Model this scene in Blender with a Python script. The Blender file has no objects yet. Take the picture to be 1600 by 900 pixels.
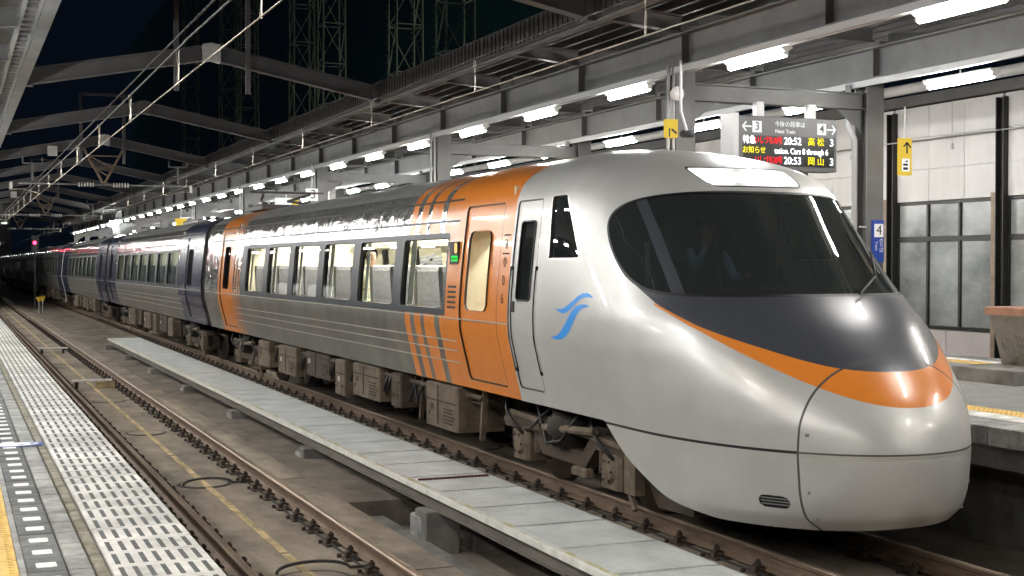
import bpy, bmesh, math, random
import numpy as np
from mathutils import Vector, Matrix

# ------------------------------------------------------------------ camera, world, exposure
SC = bpy.context.scene
COL = SC.collection
cam_d = bpy.data.cameras.new('camera')
cam_d.lens = 47.25; cam_d.sensor_width = 36.0; cam_d.clip_start = 0.05; cam_d.clip_end = 2000
cam = bpy.data.objects.new('camera', cam_d); COL.objects.link(cam)
cam.location = (0, 0, 2.3)
cam.rotation_euler = (math.radians(90 - 1.01), 0, -math.atan(875 / 2100))
SC.camera = cam
W = bpy.data.worlds.new('World'); SC.world = W; W.use_nodes = True
bgn = W.node_tree.nodes['Background']
bgn.inputs[0].default_value = (0.0016, 0.0030, 0.0058, 1); bgn.inputs[1].default_value = 1.0
SC.view_settings.view_transform = 'Standard'; SC.view_settings.look = 'None'
SC.view_settings.exposure = 0.2; SC.view_settings.gamma = 1.0
SC.render.engine = 'CYCLES'
SC.cycles.use_denoising = True
SC.cycles.max_bounces = 7; SC.cycles.diffuse_bounces = 3; SC.cycles.glossy_bounces = 4
SC.cycles.transparent_max_bounces = 12
SC.cycles.sample_clamp_indirect = 6.0
SC.cycles.caustics_reflective = False; SC.cycles.caustics_refractive = False
TUBE_L = 205.0            # radiance of the fluorescent tubes
R = random.Random(7)

# ------------------------------------------------------------------ materials
MATS = {}
def _new(name):
    m = bpy.data.materials.new(name); m.use_nodes = True
    MATS[name] = m
    nt = m.node_tree
    return m, nt, nt.nodes['Principled BSDF']
def mat(name, col, rough=.6, metal=0., var=.0, scale=6., bump=.0, bscale=40., spec=.5, stretch=(1, 1, 1), col2=None, coat=0., rvar=0., bdist=.01, thr=(.35, .7), orand=0.):
    """principled surface with a noise-mottled base colour and a little relief"""
    m, nt, b = _new(name)
    b.inputs['Roughness'].default_value = rough; b.inputs['Metallic'].default_value = metal
    b.inputs['Specular IOR Level'].default_value = spec
    b.inputs['Base Color'].default_value = (*col, 1)
    if coat: b.inputs['Coat Weight'].default_value = coat; b.inputs['Coat Roughness'].default_value = .06
    if var or bump or col2 or rvar:
        tc = nt.nodes.new('ShaderNodeTexCoord'); mp = nt.nodes.new('ShaderNodeMapping')
        ge = nt.nodes.new('ShaderNodeNewGeometry')
        nt.links.new(ge.outputs['Position'], mp.inputs[0]); mp.inputs['Scale'].default_value = stretch
    if var or col2 or rvar:
        n = nt.nodes.new('ShaderNodeTexNoise'); n.inputs['Scale'].default_value = scale; n.inputs['Detail'].default_value = 8
        n.inputs['Roughness'].default_value = .65
        nt.links.new(mp.outputs[0], n.inputs['Vector'])
        rp = nt.nodes.new('ShaderNodeValToRGB'); nt.links.new(n.outputs['Fac'], rp.inputs[0])
        lo = col2 if col2 else tuple(c * (1 - var) for c in col)
        hi = col if col2 else tuple(min(1, c * (1 + var * .6)) for c in col)
        rp.color_ramp.elements[0].position, rp.color_ramp.elements[1].position = thr
        rp.color_ramp.elements[0].color = (*lo, 1); rp.color_ramp.elements[1].color = (*hi, 1)
        nt.links.new(rp.outputs[0], b.inputs['Base Color'])
        if orand:          # every tile aged a little differently
            oi = nt.nodes.new('ShaderNodeObjectInfo'); m1 = nt.nodes.new('ShaderNodeMapRange'); m1.inputs[3].default_value = 1 - orand; m1.inputs[4].default_value = 1.04
            nt.links.new(oi.outputs['Random'], m1.inputs[0]); vm = nt.nodes.new('ShaderNodeVectorMath'); vm.operation = 'SCALE'
            nt.links.new(rp.outputs[0], vm.inputs[0]); nt.links.new(m1.outputs[0], vm.inputs['Scale']); nt.links.new(vm.outputs[0], b.inputs['Base Color'])
        if rvar:
            mr = nt.nodes.new('ShaderNodeMapRange'); nt.links.new(n.outputs['Fac'], mr.inputs[0])
            mr.inputs[1].default_value = .3; mr.inputs[2].default_value = .7
            mr.inputs[3].default_value = max(.02, rough - rvar); mr.inputs[4].default_value = min(1, rough + rvar)
            nt.links.new(mr.outputs[0], b.inputs['Roughness'])
    if bump:
        n2 = nt.nodes.new('ShaderNodeTexNoise'); n2.inputs['Scale'].default_value = bscale; n2.inputs['Detail'].default_value = 4
        nt.links.new(mp.outputs[0], n2.inputs['Vector'])
        bp = nt.nodes.new('ShaderNodeBump'); bp.inputs['Strength'].default_value = bump; bp.inputs['Distance'].default_value = bdist
        nt.links.new(n2.outputs['Fac'], bp.inputs['Height']); nt.links.new(bp.outputs[0], b.inputs['Normal'])
    return m
def emit(name, col, s):
    m = bpy.data.materials.new(name); m.use_nodes = True; MATS[name] = m
    nt = m.node_tree; nt.nodes.remove(nt.nodes['Principled BSDF'])
    e = nt.nodes.new('ShaderNodeEmission'); e.inputs[0].default_value = (*col, 1); e.inputs[1].default_value = s
    nt.links.new(e.outputs[0], nt.nodes['Material Output'].inputs[0]); return m
def glass(name, tint, ior=1.5, rough=.0, wav=0., wscale=2., haze=0.):
    """thin window glass: tinted see-through mixed with a fresnel mirror"""
    m = bpy.data.materials.new(name); m.use_nodes = True; MATS[name] = m
    nt = m.node_tree; nt.nodes.remove(nt.nodes['Principled BSDF'])
    t = nt.nodes.new('ShaderNodeBsdfTransparent'); t.inputs[0].default_value = (*tint, 1)
    g = nt.nodes.new('ShaderNodeBsdfGlossy'); g.inputs['Roughness'].default_value = rough
    f = nt.nodes.new('ShaderNodeFresnel'); f.inputs[0].default_value = ior
    mx = nt.nodes.new('ShaderNodeMixShader')
    nt.links.new(f.outputs[0], mx.inputs[0]); nt.links.new(t.outputs[0], mx.inputs[1]); nt.links.new(g.outputs[0], mx.inputs[2])
    fin = mx
    if haze:      # even grey-green haze mixed into the pane's colour
        d = nt.nodes.new('ShaderNodeBsdfDiffuse'); d.inputs[0].default_value = (.42, .50, .48, 1)
        fin = nt.nodes.new('ShaderNodeMixShader'); fin.inputs[0].default_value = haze
        nt.links.new(mx.outputs[0], fin.inputs[1]); nt.links.new(d.outputs[0], fin.inputs[2])
    nt.links.new(fin.outputs[0], nt.nodes['Material Output'].inputs[0])
    if wav:
        n = nt.nodes.new('ShaderNodeTexNoise'); n.inputs['Scale'].default_value = wscale
        ge = nt.nodes.new('ShaderNodeNewGeometry'); nt.links.new(ge.outputs['Position'], n.inputs['Vector'])
        bp = nt.nodes.new('ShaderNodeBump'); bp.inputs['Strength'].default_value = wav; bp.inputs['Distance'].default_value = .01
        nt.links.new(n.outputs['Fac'], bp.inputs['Height']); nt.links.new(bp.outputs[0], g.inputs['Normal']); nt.links.new(bp.outputs[0], f.inputs['Normal'])
    return m

mat('concrete', (.20, .19, .175), .9, var=.5, scale=2.2, bump=.3, bscale=60)
mat('slab_concrete', (.25, .205, .157), .85, var=.6, scale=2.2, bump=.35, bscale=70, stretch=(1, .5, 1), thr=(.28, .68))
mat('floor_concrete', (.185, .155, .125), .85, var=.6, scale=1.9, bump=.4, bscale=60, stretch=(1, .6, 1), thr=(.28, .68))
mat('rail_steel', (.19, .13, .09), .65, .2, var=.35, scale=14, bump=.2, bscale=80, stretch=(1, .2, 1))
mat('rail_head', (.40, .31, .225), .45, .6, var=.3, scale=8, stretch=(1, .12, 1), rvar=.1)
mat('rust_iron', (.05, .034, .024), .75, .3, var=.4, scale=30, bump=.3, bscale=120)
mat('joint_tar', (.03, .027, .024), .8, var=.3)
mat('line_yellow', (.52, .39, .20), .75, var=.55, scale=9, stretch=(1, .3, 1))
mat('grating', (.58, .60, .59), .55, .1, var=.2, scale=2.4, bump=.12, bscale=50)
mat('edge_white', (.78, .77, .70), .55, var=.2, scale=6)
mat('grating_edge', (.66, .65, .60), .6, scale=7, col2=(.47, .42, .20), stretch=(1, .5, 1), thr=(.42, .56))
mat('girder', (.20, .18, .16), .55, .3, var=.3, scale=6, stretch=(1, .2, 1))
mat('dark_red', (.10, .025, .02), .7, var=.3)
mat('tile_white', (.66, .645, .61), .6, var=.38, scale=3.4, bump=.15, bscale=90, thr=(.3, .6), orand=.30)
mat('tile_slot', (.10, .105, .105), .8, var=.3, scale=20)
mat('tile_grey', (.36, .36, .345), .75, var=.45, scale=7, bump=.2, bscale=60, orand=.35)
mat('tile_dark', (.17, .175, .17), .75, var=.45, scale=7, bump=.2, bscale=60, orand=.4)
mat('tile_moss', (.33, .32, .26), .85, col2=(.14, .12, .075), scale=8, bump=.3, bscale=50)
mat('mark_white', (.82, .82, .80), .5, var=.08)
mat('tactile_yellow', (.72, .47, .12), .65, var=.22, scale=6, bump=.2, bscale=60)
mat('asphalt', (.21, .205, .20), .8, var=.2, scale=5, bump=.3, bscale=90)
mat('steel_grey', (.138, .138, .135), .55, .1, var=.22, scale=1.6, bump=.08, bscale=20)
mat('steel_dark', (.085, .08, .078), .6, .1, var=.3, scale=1.5)
mat('fascia_brown', (.05, .043, .04), .6, .2, var=.3, scale=3, stretch=(1, 6, 1))
mat('roof_board', (.135, .115, .09), .8, var=.4, scale=2, stretch=(1, 3, 1))
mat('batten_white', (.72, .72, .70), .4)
mat('wire', (.42, .38, .32), .35, .9)
mat('gantry_steel', (.105, .10, .10), .55, .1, var=.2, scale=1.6)
mat('wire_dark', (.06, .055, .05), .5, .6)
mat('plate_white', (.55, .53, .50), .6, var=.2, scale=8)
mat('insulator', (.62, .60, .56), .25, var=.2)
mat('mast_green', (.20, .215, .17), .7, .1, var=.25)
mat('wall_white', (.60, .58, .565), .7, var=.1, scale=1.0, stretch=(1, 2.2, .5))
mat('wall_pink', (.47, .42, .41), .7, var=.12, scale=1.5)
mat('frame_dark', (.022, .021, .020), .45, .3, var=.2)
mat('wood_brown', (.25, .18, .125), .6, var=.3, scale=5)
mat('frosted', (.25, .265, .26), .18, var=.45, scale=1.2, spec=.7, stretch=(1, .6, 1.0), rvar=.1)
mat('stainless', (.42, .38, .33), .3, .9, var=.2, scale=3, rvar=.1)
mat('copper_top', (.46, .25, .17), .5, .2, var=.3, scale=5)
mat('sign_grey', (.085, .085, .088), .45)
mat('sign_side', (.42, .42, .42), .5, .2)
mat('sign_blue', (.02, .055, .30), .4)
mat('ink', (.012, .012, .013), .5)
mat('led_off', (.006, .006, .006), .35)
mat('yellow_paint', (.72, .50, .04), .5)
# train
mat('nose_silver', (.55, .545, .525), .35, .24, var=.10, scale=1.3, coat=.22, rvar=.05)
mat('stainless_body', (.44, .435, .415), .08, .68, var=.2, scale=1.1, stretch=(1, 1.7, 1.5), bump=.85, bscale=1.9, bdist=.05, rvar=.02)
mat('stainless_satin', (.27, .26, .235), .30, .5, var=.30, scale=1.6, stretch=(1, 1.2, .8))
mat('orange_paint', (.72, .225, .03), .28, .0, var=.06, scale=1, coat=.35, bump=.4, bscale=1.9, bdist=.03, stretch=(1, 1.7, 1.5))
mat('navy_paint', (.047, .053, .10), .25, .1, var=.12, scale=2, coat=.4, bump=.06, bscale=3.5, bdist=.02)
mat('hood_grey', (.060, .064, .078), .30, .1, var=.05, coat=.4)
mat('band_grey', (.042, .047, .058), .42, .0, spec=.3)
mat('roof_grey', (.23, .23, .226), .5, .2, var=.2, scale=2)
mat('seal_black', (.010, .010, .011), .5)
mat('line_silver', (.68, .66, .60), .3, .6)
mat('emblem_blue', (.035, .30, .80), .4)
mat('under_brown', (.066, .045, .031), .75, .1, var=.4, scale=4, bump=.25, bscale=40)
mat('under_tan', (.15, .112, .075), .75, var=.5, scale=4, bump=.2, bscale=40)
mat('under_dark', (.035, .028, .023), .8, .1, var=.4, scale=6)
mat('wheel_steel', (.16, .13, .105), .45, .7, var=.3, scale=8)
mat('cream', (.62, .585, .46), .6, var=.06)
mat('cab_dark', (.02, .021, .023), .7)
mat('seat_blue', (.15, .15, .17), .85, var=.25, scale=20)
mat('seat_brown', (.12, .075, .05), .8, var=.2)
mat('cover_white', (.66, .66, .60), .85)
mat('curtain', (.50, .50, .44), .8, var=.15, scale=20, stretch=(1, 6, .2))
mat('skin', (.46, .28, .20), .55)
mat('hair', (.012, .010, .009), .5)
mat('uniform', (.03, .035, .06), .85)
mat('shirt_blue', (.36, .46, .70), .8)
mat('shirt_pale', (.50, .52, .40), .85)
mat('hill', (.02, .022, .024), .9)
mat('far_wall', (.06, .06, .065), .9)
glass('side_glass', (.80, .83, .80), 1.55, wav=.10, wscale=1.5)
glass('front_glass', (.21, .25, .25), 1.65, wav=.02, haze=.045)
glass('dark_glass', (.30, .33, .32), 1.6, wav=.10, wscale=1.5, haze=.03)
glass('lamp_glass', (.9, .93, .93), 1.45)
emit('tube_light', (1.0, .965, .91), TUBE_L)
emit('tube_light_warm', (1.0, .94, .85), TUBE_L * .82)
emit('tube_light_cool', (.97, .98, .97), TUBE_L * 1.12)
emit('car_light', (1.0, .95, .82), 115)
emit('car_light_dim', (.95, .97, .90), 70)
emit('head_lamp', (1.0, .98, .95), 7.0)
emit('led_white', (.90, .95, 1.0), 2.6)
emit('led_red', (1.0, .02, .03), 1.6)
emit('led_yellow', (1.0, .86, .03), 1.4)
emit('led_orange', (1.0, .45, .12), 2.2)
emit('led_green', (.04, .9, .10), 1.3)
emit('sign_face', (.95, .96, .95), .95)
emit('sign_yellow', (.95, .66, .09), .75)
emit('signal_red', (1.0, .02, .06), 16)
emit('flood_white', (.93, 1.0, .95), 160)
emit('window_lit', (.9, 1.0, .85), 1.2)

# net: mesh cloth modelled as a see-through sheet
m = bpy.data.materials.new('net'); m.use_nodes = True; MATS['net'] = m
nt = m.node_tree; nt.nodes.remove(nt.nodes['Principled BSDF'])
d_ = nt.nodes.new('ShaderNodeBsdfDiffuse'); d_.inputs[0].default_value = (.035, .12, .075, 1)
t_ = nt.nodes.new('ShaderNodeBsdfTransparent'); mx_ = nt.nodes.new('ShaderNodeMixShader'); mx_.inputs[0].default_value = .6
nt.links.new(t_.outputs[0], mx_.inputs[1]); nt.links.new(d_.outputs[0], mx_.inputs[2]); nt.links.new(mx_.outputs[0], nt.nodes['Material Output'].inputs[0])

# ------------------------------------------------------------------ mesh helpers
class MB:
    def __init__(s): s.v = []; s.f = []; s.m = []
    def add(s, vs, fs, mi=0):
        o = len(s.v); s.v += [tuple(p) for p in vs]; s.f += [tuple(i + o for i in f) for f in fs]; s.m += [mi] * len(fs); return s
    def box(s, x0, x1, y0, y1, z0, z1, mi=0):
        v = [(x0, y0, z0), (x1, y0, z0), (x1, y1, z0), (x0, y1, z0), (x0, y0, z1), (x1, y0, z1), (x1, y1, z1), (x0, y1, z1)]
        return s.add(v, [(0, 3, 2, 1), (4, 5, 6, 7), (0, 1, 5, 4), (1, 2, 6, 5), (2, 3, 7, 6), (3, 0, 4, 7)], mi)
    def cbox(s, x0, x1, y0, y1, z0, z1, c=.01, mi=0):
        """box with chamfered upright and top edges"""
        r = [(x0 + c, y0), (x1 - c, y0), (x1, y0 + c), (x1, y1 - c), (x1 - c, y1), (x0 + c, y1), (x0, y1 - c), (x0, y0 + c)]
        cx, cy = (x0 + x1) / 2, (y0 + y1) / 2
        def ins(p): return (p[0] + (c if p[0] < cx else -c), p[1] + (c if p[1] < cy else -c))
        v = [(x, y, z0) for x, y in r] + [(x, y, z1 - c) for x, y in r] + [(*ins(p), z1) for p in r]
        f = [tuple(range(7, -1, -1)), tuple(range(16, 24))]
        for k in range(8):
            j = (k + 1) % 8
            f += [(k, j, 8 + j, 8 + k), (8 + k, 8 + j, 16 + j, 16 + k)]
        return s.add(v, f, mi)
    def bar(s, a, b, w, h, mi=0, up=(0, 0, 1)):
        a, b = Vector(a), Vector(b); d = (b - a).normalized(); u = Vector(up)
        if abs(d.dot(u)) > .98: u = Vector((1, 0, 0))
        sd = d.cross(u).normalized(); u = sd.cross(d).normalized()
        v = []
        for p in (a, b):
            for i, j in ((-1, -1), (1, -1), (1, 1), (-1, 1)): v.append(p + sd * (i * w / 2) + u * (j * h / 2))
        return s.add(v, [(3, 2, 1, 0), (4, 5, 6, 7), (0, 1, 5, 4), (1, 2, 6, 5), (2, 3, 7, 6), (3, 0, 4, 7)], mi)
    def hbeam(s, a, b, w, h, t=.02, mi=0, up=(0, 0, 1)):
        """I section steel: two flanges and a web"""
        a, b = Vector(a), Vector(b); d = (b - a).normalized(); u = Vector(up)
        sd = d.cross(u).normalized(); u = sd.cross(d).normalized()
        for k in (-1, 1):
            s.bar(a + u * k * (h / 2 - t / 2), b + u * k * (h / 2 - t / 2), w, t, mi, up)
        return s.bar(a, b, t, h - 2 * t - .004, mi, up)
    def tube(s, pts, r, n=6, mi=0, caps=True):
        pts = [Vector(p) for p in pts]; v = []; f = []
        for i, p in enumerate(pts):
            d = (pts[min(i + 1, len(pts) - 1)] - pts[max(i - 1, 0)]).normalized()
            u = Vector((0, 0, 1)) if abs(d.z) < .95 else Vector((1, 0, 0))
            a = d.cross(u).normalized(); c = a.cross(d)
            rr = r[i] if isinstance(r, (list, tuple)) else r
            for k in range(n): v.append(p + a * (rr * math.cos(2 * math.pi * k / n)) + c * (rr * math.sin(2 * math.pi * k / n)))
        for i in range(len(pts) - 1):
            for k in range(n): f.append((i * n + k, i * n + (k + 1) % n, (i + 1) * n + (k + 1) % n, (i + 1) * n + k))
        if caps: f += [tuple(range(n - 1, -1, -1)), tuple(range((len(pts) - 1) * n, len(pts) * n))]
        return s.add(v, f, mi)
    def prism(s, prof, y0, y1, mi=0, axis='y'):
        """extrude a closed 2D profile; axis y: profile is (x,z), axis x: (y,z), axis z: (x,y)"""
        n = len(prof)
        def P(p, t):
            return {'y': (p[0], t, p[1]), 'x': (t, p[0], p[1]), 'z': (p[0], p[1], t)}[axis]
        v = [P(p, y0) for p in prof] + [P(p, y1) for p in prof]
        f = [tuple(range(n)), tuple(range(2 * n - 1, n - 1, -1))] + [(k, n + k, n + (k + 1) % n, (k + 1) % n) for k in range(n)]
        return s.add(v, f, mi)
    def mesh(s, name, mats, smooth=False):
        me = bpy.data.meshes.new(name); me.from_pydata(s.v, [], s.f)
        mats = mats if isinstance(mats, (list, tuple)) else [mats]
        for k in mats: me.materials.append(MATS[k])
        if len(mats) > 1: me.polygons.foreach_set('material_index', s.m)
        bm = bmesh.new(); bm.from_mesh(me); bmesh.ops.recalc_face_normals(bm, faces=bm.faces); bm.to_mesh(me); bm.free()
        if smooth: me.polygons.foreach_set('use_smooth', [True] * len(me.polygons))
        me.update(); return me
    def obj(s, name, mats, parent=None, smooth=False, loc=(0, 0, 0)):
        return link(name, s.mesh(name, mats, smooth), parent, loc)
def link(name, me, parent=None, loc=(0, 0, 0), rz=0.):
    o = bpy.data.objects.new(name, me); COL.objects.link(o); o.parent = parent; o.location = loc
    if rz: o.rotation_euler.z = rz
    return o
def tag(o, label, cat, group=None):
    o['label'] = label; o['category'] = cat
    if group: o['group'] = group
    return o
def thing(name, label, cat, loc=(0, 0, 0), group=None):
    o = bpy.data.objects.new(name, None); COL.objects.link(o); o.location = loc; o.empty_display_size = .2
    return tag(o, label, cat, group)
def struct(o): o['kind'] = 'structure'; return o
def stuff(o): o['kind'] = 'stuff'; return o
def dup(src, loc, parent=None):
    c = src.copy(); COL.objects.link(c); c.location = loc; c.parent = parent
    for ch in list(src.children):
        dup(ch, ch.location, c)
    return c
ORD = ['nearest', 'second', 'third', 'fourth', 'fifth', 'sixth', 'seventh', 'eighth', 'ninth', 'tenth', 'eleventh', 'twelfth', 'thirteenth', 'fourteenth', 'fifteenth', 'sixteenth']
def text_mesh(txt, size, matname, extrude=.001, align='CENTER', bold=0.):
    cu = bpy.data.curves.new('lettering', 'FONT'); cu.body = txt; cu.size = size; cu.extrude = extrude
    cu.offset = bold; cu.align_x = align; cu.align_y = 'CENTER'
    ob = bpy.data.objects.new('lettering', cu); COL.objects.link(ob)
    dg = bpy.context.evaluated_depsgraph_get(); dg.update()
    me = bpy.data.meshes.new_from_object(ob.evaluated_get(dg)); me.name = 'lettering'
    bpy.data.objects.remove(ob); bpy.data.curves.remove(cu)
    me.materials.clear(); me.materials.append(MATS[matname]); return me
def text_on(txt, size, matname, parent, loc, rot, name='lettering', sx=1., bold=0.):
    o = link(name, text_mesh(txt, size, matname, bold=bold), parent, loc); o.rotation_euler = rot; o.scale = (sx, 1, 1); return o
FACE_NEG_Y = (math.pi / 2, 0, 0)          # text readable from -y (towards the camera side)
FACE_NEG_X = (math.pi / 2, 0, -math.pi / 2)   # text readable from -x

NX, TX = 2.62, 6.62                       # centre lines of the near track and of the train's track
PLAT_L, PLAT_R = 1.12, 8.14               # platform edges
PZ = .92                                  # platform height over rail head
Y0, Y1 = -6., 175.                        # extent of the station along the tracks
BAY = 9.85
FRAMES = [16.4 + BAY * k for k in range(-1, 11)]
# ------------------------------------------------------------------ ground and trackbed
g = MB(); g.add([(-400, -200, -.75), (500, -200, -.75), (500, 900, -.75), (-400, 900, -.75)], [(0, 1, 2, 3)])
struct(g.obj('ground', 'floor_concrete'))
SLAB_TOP = -.185
bed = MB()
bed.box(1.0, 3.795, Y0, 260, -.74, -.20)
bed.box(3.795, 5.45, 13.7, 260, -.735, -.212)
bed.box(3.795, 5.45, Y0, 13.7, -.735, -.50)
bed.box(5.45, 8.6, Y0, 260, -.74, -.20)
trackbed = struct(bed.obj('trackbed', 'floor_concrete'))
ch = MB(); ch.box(3.98, 4.20, Y0, 13.62, -.498, -.36)
ch.obj('drain_kerb', 'concrete', trackbed)
# slab track: precast slabs 4.93 m long, round stoppers in the joints, painted centre line
slab_me = {}
def slab_mesh():
    m_ = MB(); L = 4.93; w = 1.17
    n = 12; rr = .30
    # outline with half-round bites at both ends
    o = []
    a0 = [(-w, -L / 2), (-rr, -L / 2)] + [(rr * math.cos(math.pi - math.pi * k / n), -L / 2 + rr * math.sin(math.pi * k / n)) for k in range(1, n)] + [(rr, -L / 2), (w, -L / 2)]
    a1 = [(w, L / 2), (rr, L / 2)] + [(rr * math.cos(math.pi * k / n), L / 2 - rr * math.sin(math.pi * k / n)) for k in range(1, n)] + [(-rr, L / 2), (-w, L / 2)]
    m_.prism(a0 + a1, -.196, SLAB_TOP, axis='z')
    return m_.mesh('track_slab', 'slab_concrete')
SLAB = slab_mesh()
st = MB(); n = 24
st.prism([(.265 * math.cos(2 * math.pi * k / n), .265 * math.sin(2 * math.pi * k / n)) for k in range(n)], -.196, SLAB_TOP + .006, axis='z')
STOP = st.mesh('slab_stopper', 'slab_concrete')
rg = MB(); ri, ro = .262, .30
vs = [(q * math.cos(2 * math.pi * k / n), q * math.sin(2 * math.pi * k / n), SLAB_TOP + zz) for q, zz in ((ri, .010), (ro, .006)) for k in range(n)]
rg.add(vs, [(k, (k + 1) % n, n + (k + 1) % n, n + k) for k in range(n)])
RING = rg.mesh('joint_ring', 'joint_tar')
for cx, ys in ((NX, 10.35), (TX, 12.0)):
    for k in range(-3, 22):
        y = ys + 4.98 * k
        link('track_slab', SLAB, trackbed, (cx, y + 2.49, 0))
        link('slab_stopper', STOP, trackbed, (cx, y, 0)); link('joint_ring', RING, trackbed, (cx, y, 0))
far = MB()
for cx in (NX, TX): far.box(cx - 1.17, cx + 1.17, 117.5, 260, -.196, SLAB_TOP)
far.obj('track_slab_run', 'slab_concrete', trackbed)
cl = MB()
y = Y0
while y < 120:
    L = R.uniform(2.2, 6)
    cl.box(NX - .036, NX + .036, y, y + L, SLAB_TOP + .003, SLAB_TOP + .0075); y += L + R.uniform(.03, .12)
cl.obj('centre_line', 'line_yellow', trackbed)

# rails with their fastenings
prof = [(-.0635, -.153), (.0635, -.153), (.0635, -.142), (.012, -.118), (.0085, -.10), (.0085, -.052), (.030, -.040), (.0325, -.034), (.0325, -.012), (.024, -.002), (.010, 0.), (-.010, 0.), (-.024, -.002), (-.0325, -.012), (-.0325, -.034), (-.030, -.040), (-.0085, -.052), (-.0085, -.10), (-.012, -.118), (-.0635, -.142)]
def rail_mesh():
    m_ = MB(); m_.prism(prof, Y0, 255); n = len(prof)
    m_.m = [0, 0] + [1 if 8 <= k <= 12 else 0 for k in range(n)]
    return m_.mesh('rail', ['rail_steel', 'rail_head'])
RAIL = rail_mesh()
fm = MB()
fm.cbox(-.17, .17, -.085, .085, SLAB_TOP - .002, SLAB_TOP + .020, .008)
for s in (-1, 1):
    fm.prism([(s * .155, -.165), (s * .15, -.118), (s * .105, -.100), (s * .055, -.124), (s * .05, -.14), (s * .10, -.125), (s * .12, -.165)], -.032, .032)
    fm.tube([(s * .108, 0, -.115), (s * .108, 0, -.062)], .014, 6); fm.tube([(s * .108, 0, -.102), (s * .108, 0, -.078)], .027, 6)
    fm.box(s * .172 - .016, s * .172 + .016, .10, .135, SLAB_TOP - .002, SLAB_TOP + .032)
FAST = fm.mesh('fastening', 'rust_iron')
rails = [(NX - .566, 'rail of the empty track nearest the platform edge with black fastenings'),
         (NX + .566, 'rail of the empty track beside the grey walkway'),
         (TX - .566, 'rail under the near side of the train beside the grey walkway'),
         (TX + .566, 'rail under the far side of the train beside the far platform')]
for i, (x, lb) in enumerate(rails):
    o = tag(link('rail', RAIL, None, (x, 0, 0)), 'rusty steel ' + lb, 'rail', 'rails of the two tracks')
    nfar = MB()
    y = 5.2 + .1 * i
    while y < 150:
        if y < 62: link('fastening', FAST, o, (0, y, 0))
        else: nfar.box(-.16, .16, y - .08, y + .08, SLAB_TOP - .002, SLAB_TOP + .05)
        y += .625
    stuff(nfar.obj('fastening_run', 'rust_iron', o))
    cb = MB(); pts = []
    for k in range(120): pts.append((-.115 + R.uniform(-.01, .01), 5 + .5 * k, SLAB_TOP + .016))
    cb.tube(pts, .011, 5); cb.obj('bond_cable', 'joint_tar', o)

# small track devices on the near track
def coil(y, lbl, plate):
    t = thing('signal_coil', lbl, 'track coil', (NX, y, SLAB_TOP))
    b = MB(); b.cbox(-.44, .36, -.11, .11, .13, .165, .012); b.obj('coil_plate', 'plate_white', t)
    b = MB()
    for x in (-.33, .24): b.box(x - .03, x + .03, -.07, .07, 0, .129)
    b.obj('bracket', 'rust_iron', t)
    b = MB(); b.tube([(.36, 0, .14), (.43, .02, .06), (.44, .05, .012), (.46, .42, .012)], .012, 6); b.obj('cable', 'joint_tar', t)
    if plate:
        b = MB(); b.box(.03, .40, -.155, -.135, .01, .125); p = b.obj('number_plate', 'line_yellow', t)
        text_on('03', .12, 'wood_brown', p, (.215, -.1565, .066), FACE_NEG_Y)
coil(28.2, 'pale flat signal coil with a yellow number plate between the rails', True)
coil(39.5, 'pale flat signal coil without a plate, further along the empty track', False)
def cable_loop(y, dx, lbl, s):
    b = MB(); pts = []
    for k in range(15):
        a = math.pi * k / 14
        pts.append((-.30 * math.cos(a) * s, .10 * math.sin(a), .014 + .05 * math.sin(a) * s))
    pts += [(.42 * s, -.02, .014), (.50 * s, .0, .016)]
    b.tube(pts, .014, 6)
    tag(b.obj('track_cable', 'joint_tar', None, True, (NX + dx, y, SLAB_TOP + .012)), lbl, 'cable')
cable_loop(10.55, .05, 'thick black cable arching over the yellow line at the bottom edge', 1.0)
cable_loop(15.2, .02, 'thin black cable crossing the yellow line, second from the bottom edge', .9)
# litter stones in the pit
for k, (x, y, s) in enumerate([(3.87, 12.1, .035), (3.9, 11.6, .022), (4.28, 11.7, .02), (3.93, 12.6, .03)]):
    b = bmesh.new(); bmesh.ops.create_icosphere(b, subdivisions=1, radius=s)
    for v in b.verts: v.co *= R.uniform(.7, 1.2); v.co.z *= .6
    me = bpy.data.meshes.new('stone'); b.to_mesh(me); b.free(); me.materials.append(MATS['plate_white'])
    tag(link('stone', me, None, (x, y, -.485)), 'small pale stone in the drain channel beside the rail', 'stone', 'stones in the drain channel')

# ------------------------------------------------------------------ maintenance walkway between the tracks
WX0, WX1, WZ = 4.26, 5.19, .10
walk = thing('walkway', 'raised grey ribbed walkway on concrete blocks between the two tracks', 'walkway', (0, 0, 0))
def panel_mesh(L):
    m_ = MB(); n = 22; pr = []
    x0, x1 = WX0 + .088, WX1
    for k in range(n):
        a = x0 + (x1 - x0) * k / n; d = (x1 - x0) / n
        pr += [(a, WZ - .006), (a + d * .18, WZ), (a + d * .78, WZ), (a + d * .96, WZ - .006)]
    pr += [(x1, WZ - .006), (x1, WZ - .045), (x0, WZ - .045)]
    m_.prism(pr, 0, L); return m_.mesh('deck_panel', 'grating')
PL = .945
PAN = panel_mesh(PL - .050)
em = MB(); em.cbox(WX0, WX0 + .034, 0, PL - .004, WZ - .05, WZ + .004, .004); em.box(WX0 + .035, WX0 + .085, 0, PL - .008, WZ - .05, WZ + .0015, 1); EDGE = em.mesh('edge_strip', ['edge_white', 'grating_edge'])
for k in range(39):
    y = 4.7 + PL * k
    link('deck_panel', PAN, walk, (0, y + .025, R.uniform(-.002, .002))); link('edge_strip', EDGE, walk, (0, y + .003, 0))
WY1 = 4.7 + PL * 39
b = MB(); b.box(WX0 + .12, WX1 - .05, 12.98 + .945 * 0 - .02, 13.03 - .02, WZ - .02, WZ + .012); b.obj('joint_cover', 'dark_red', walk)
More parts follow.
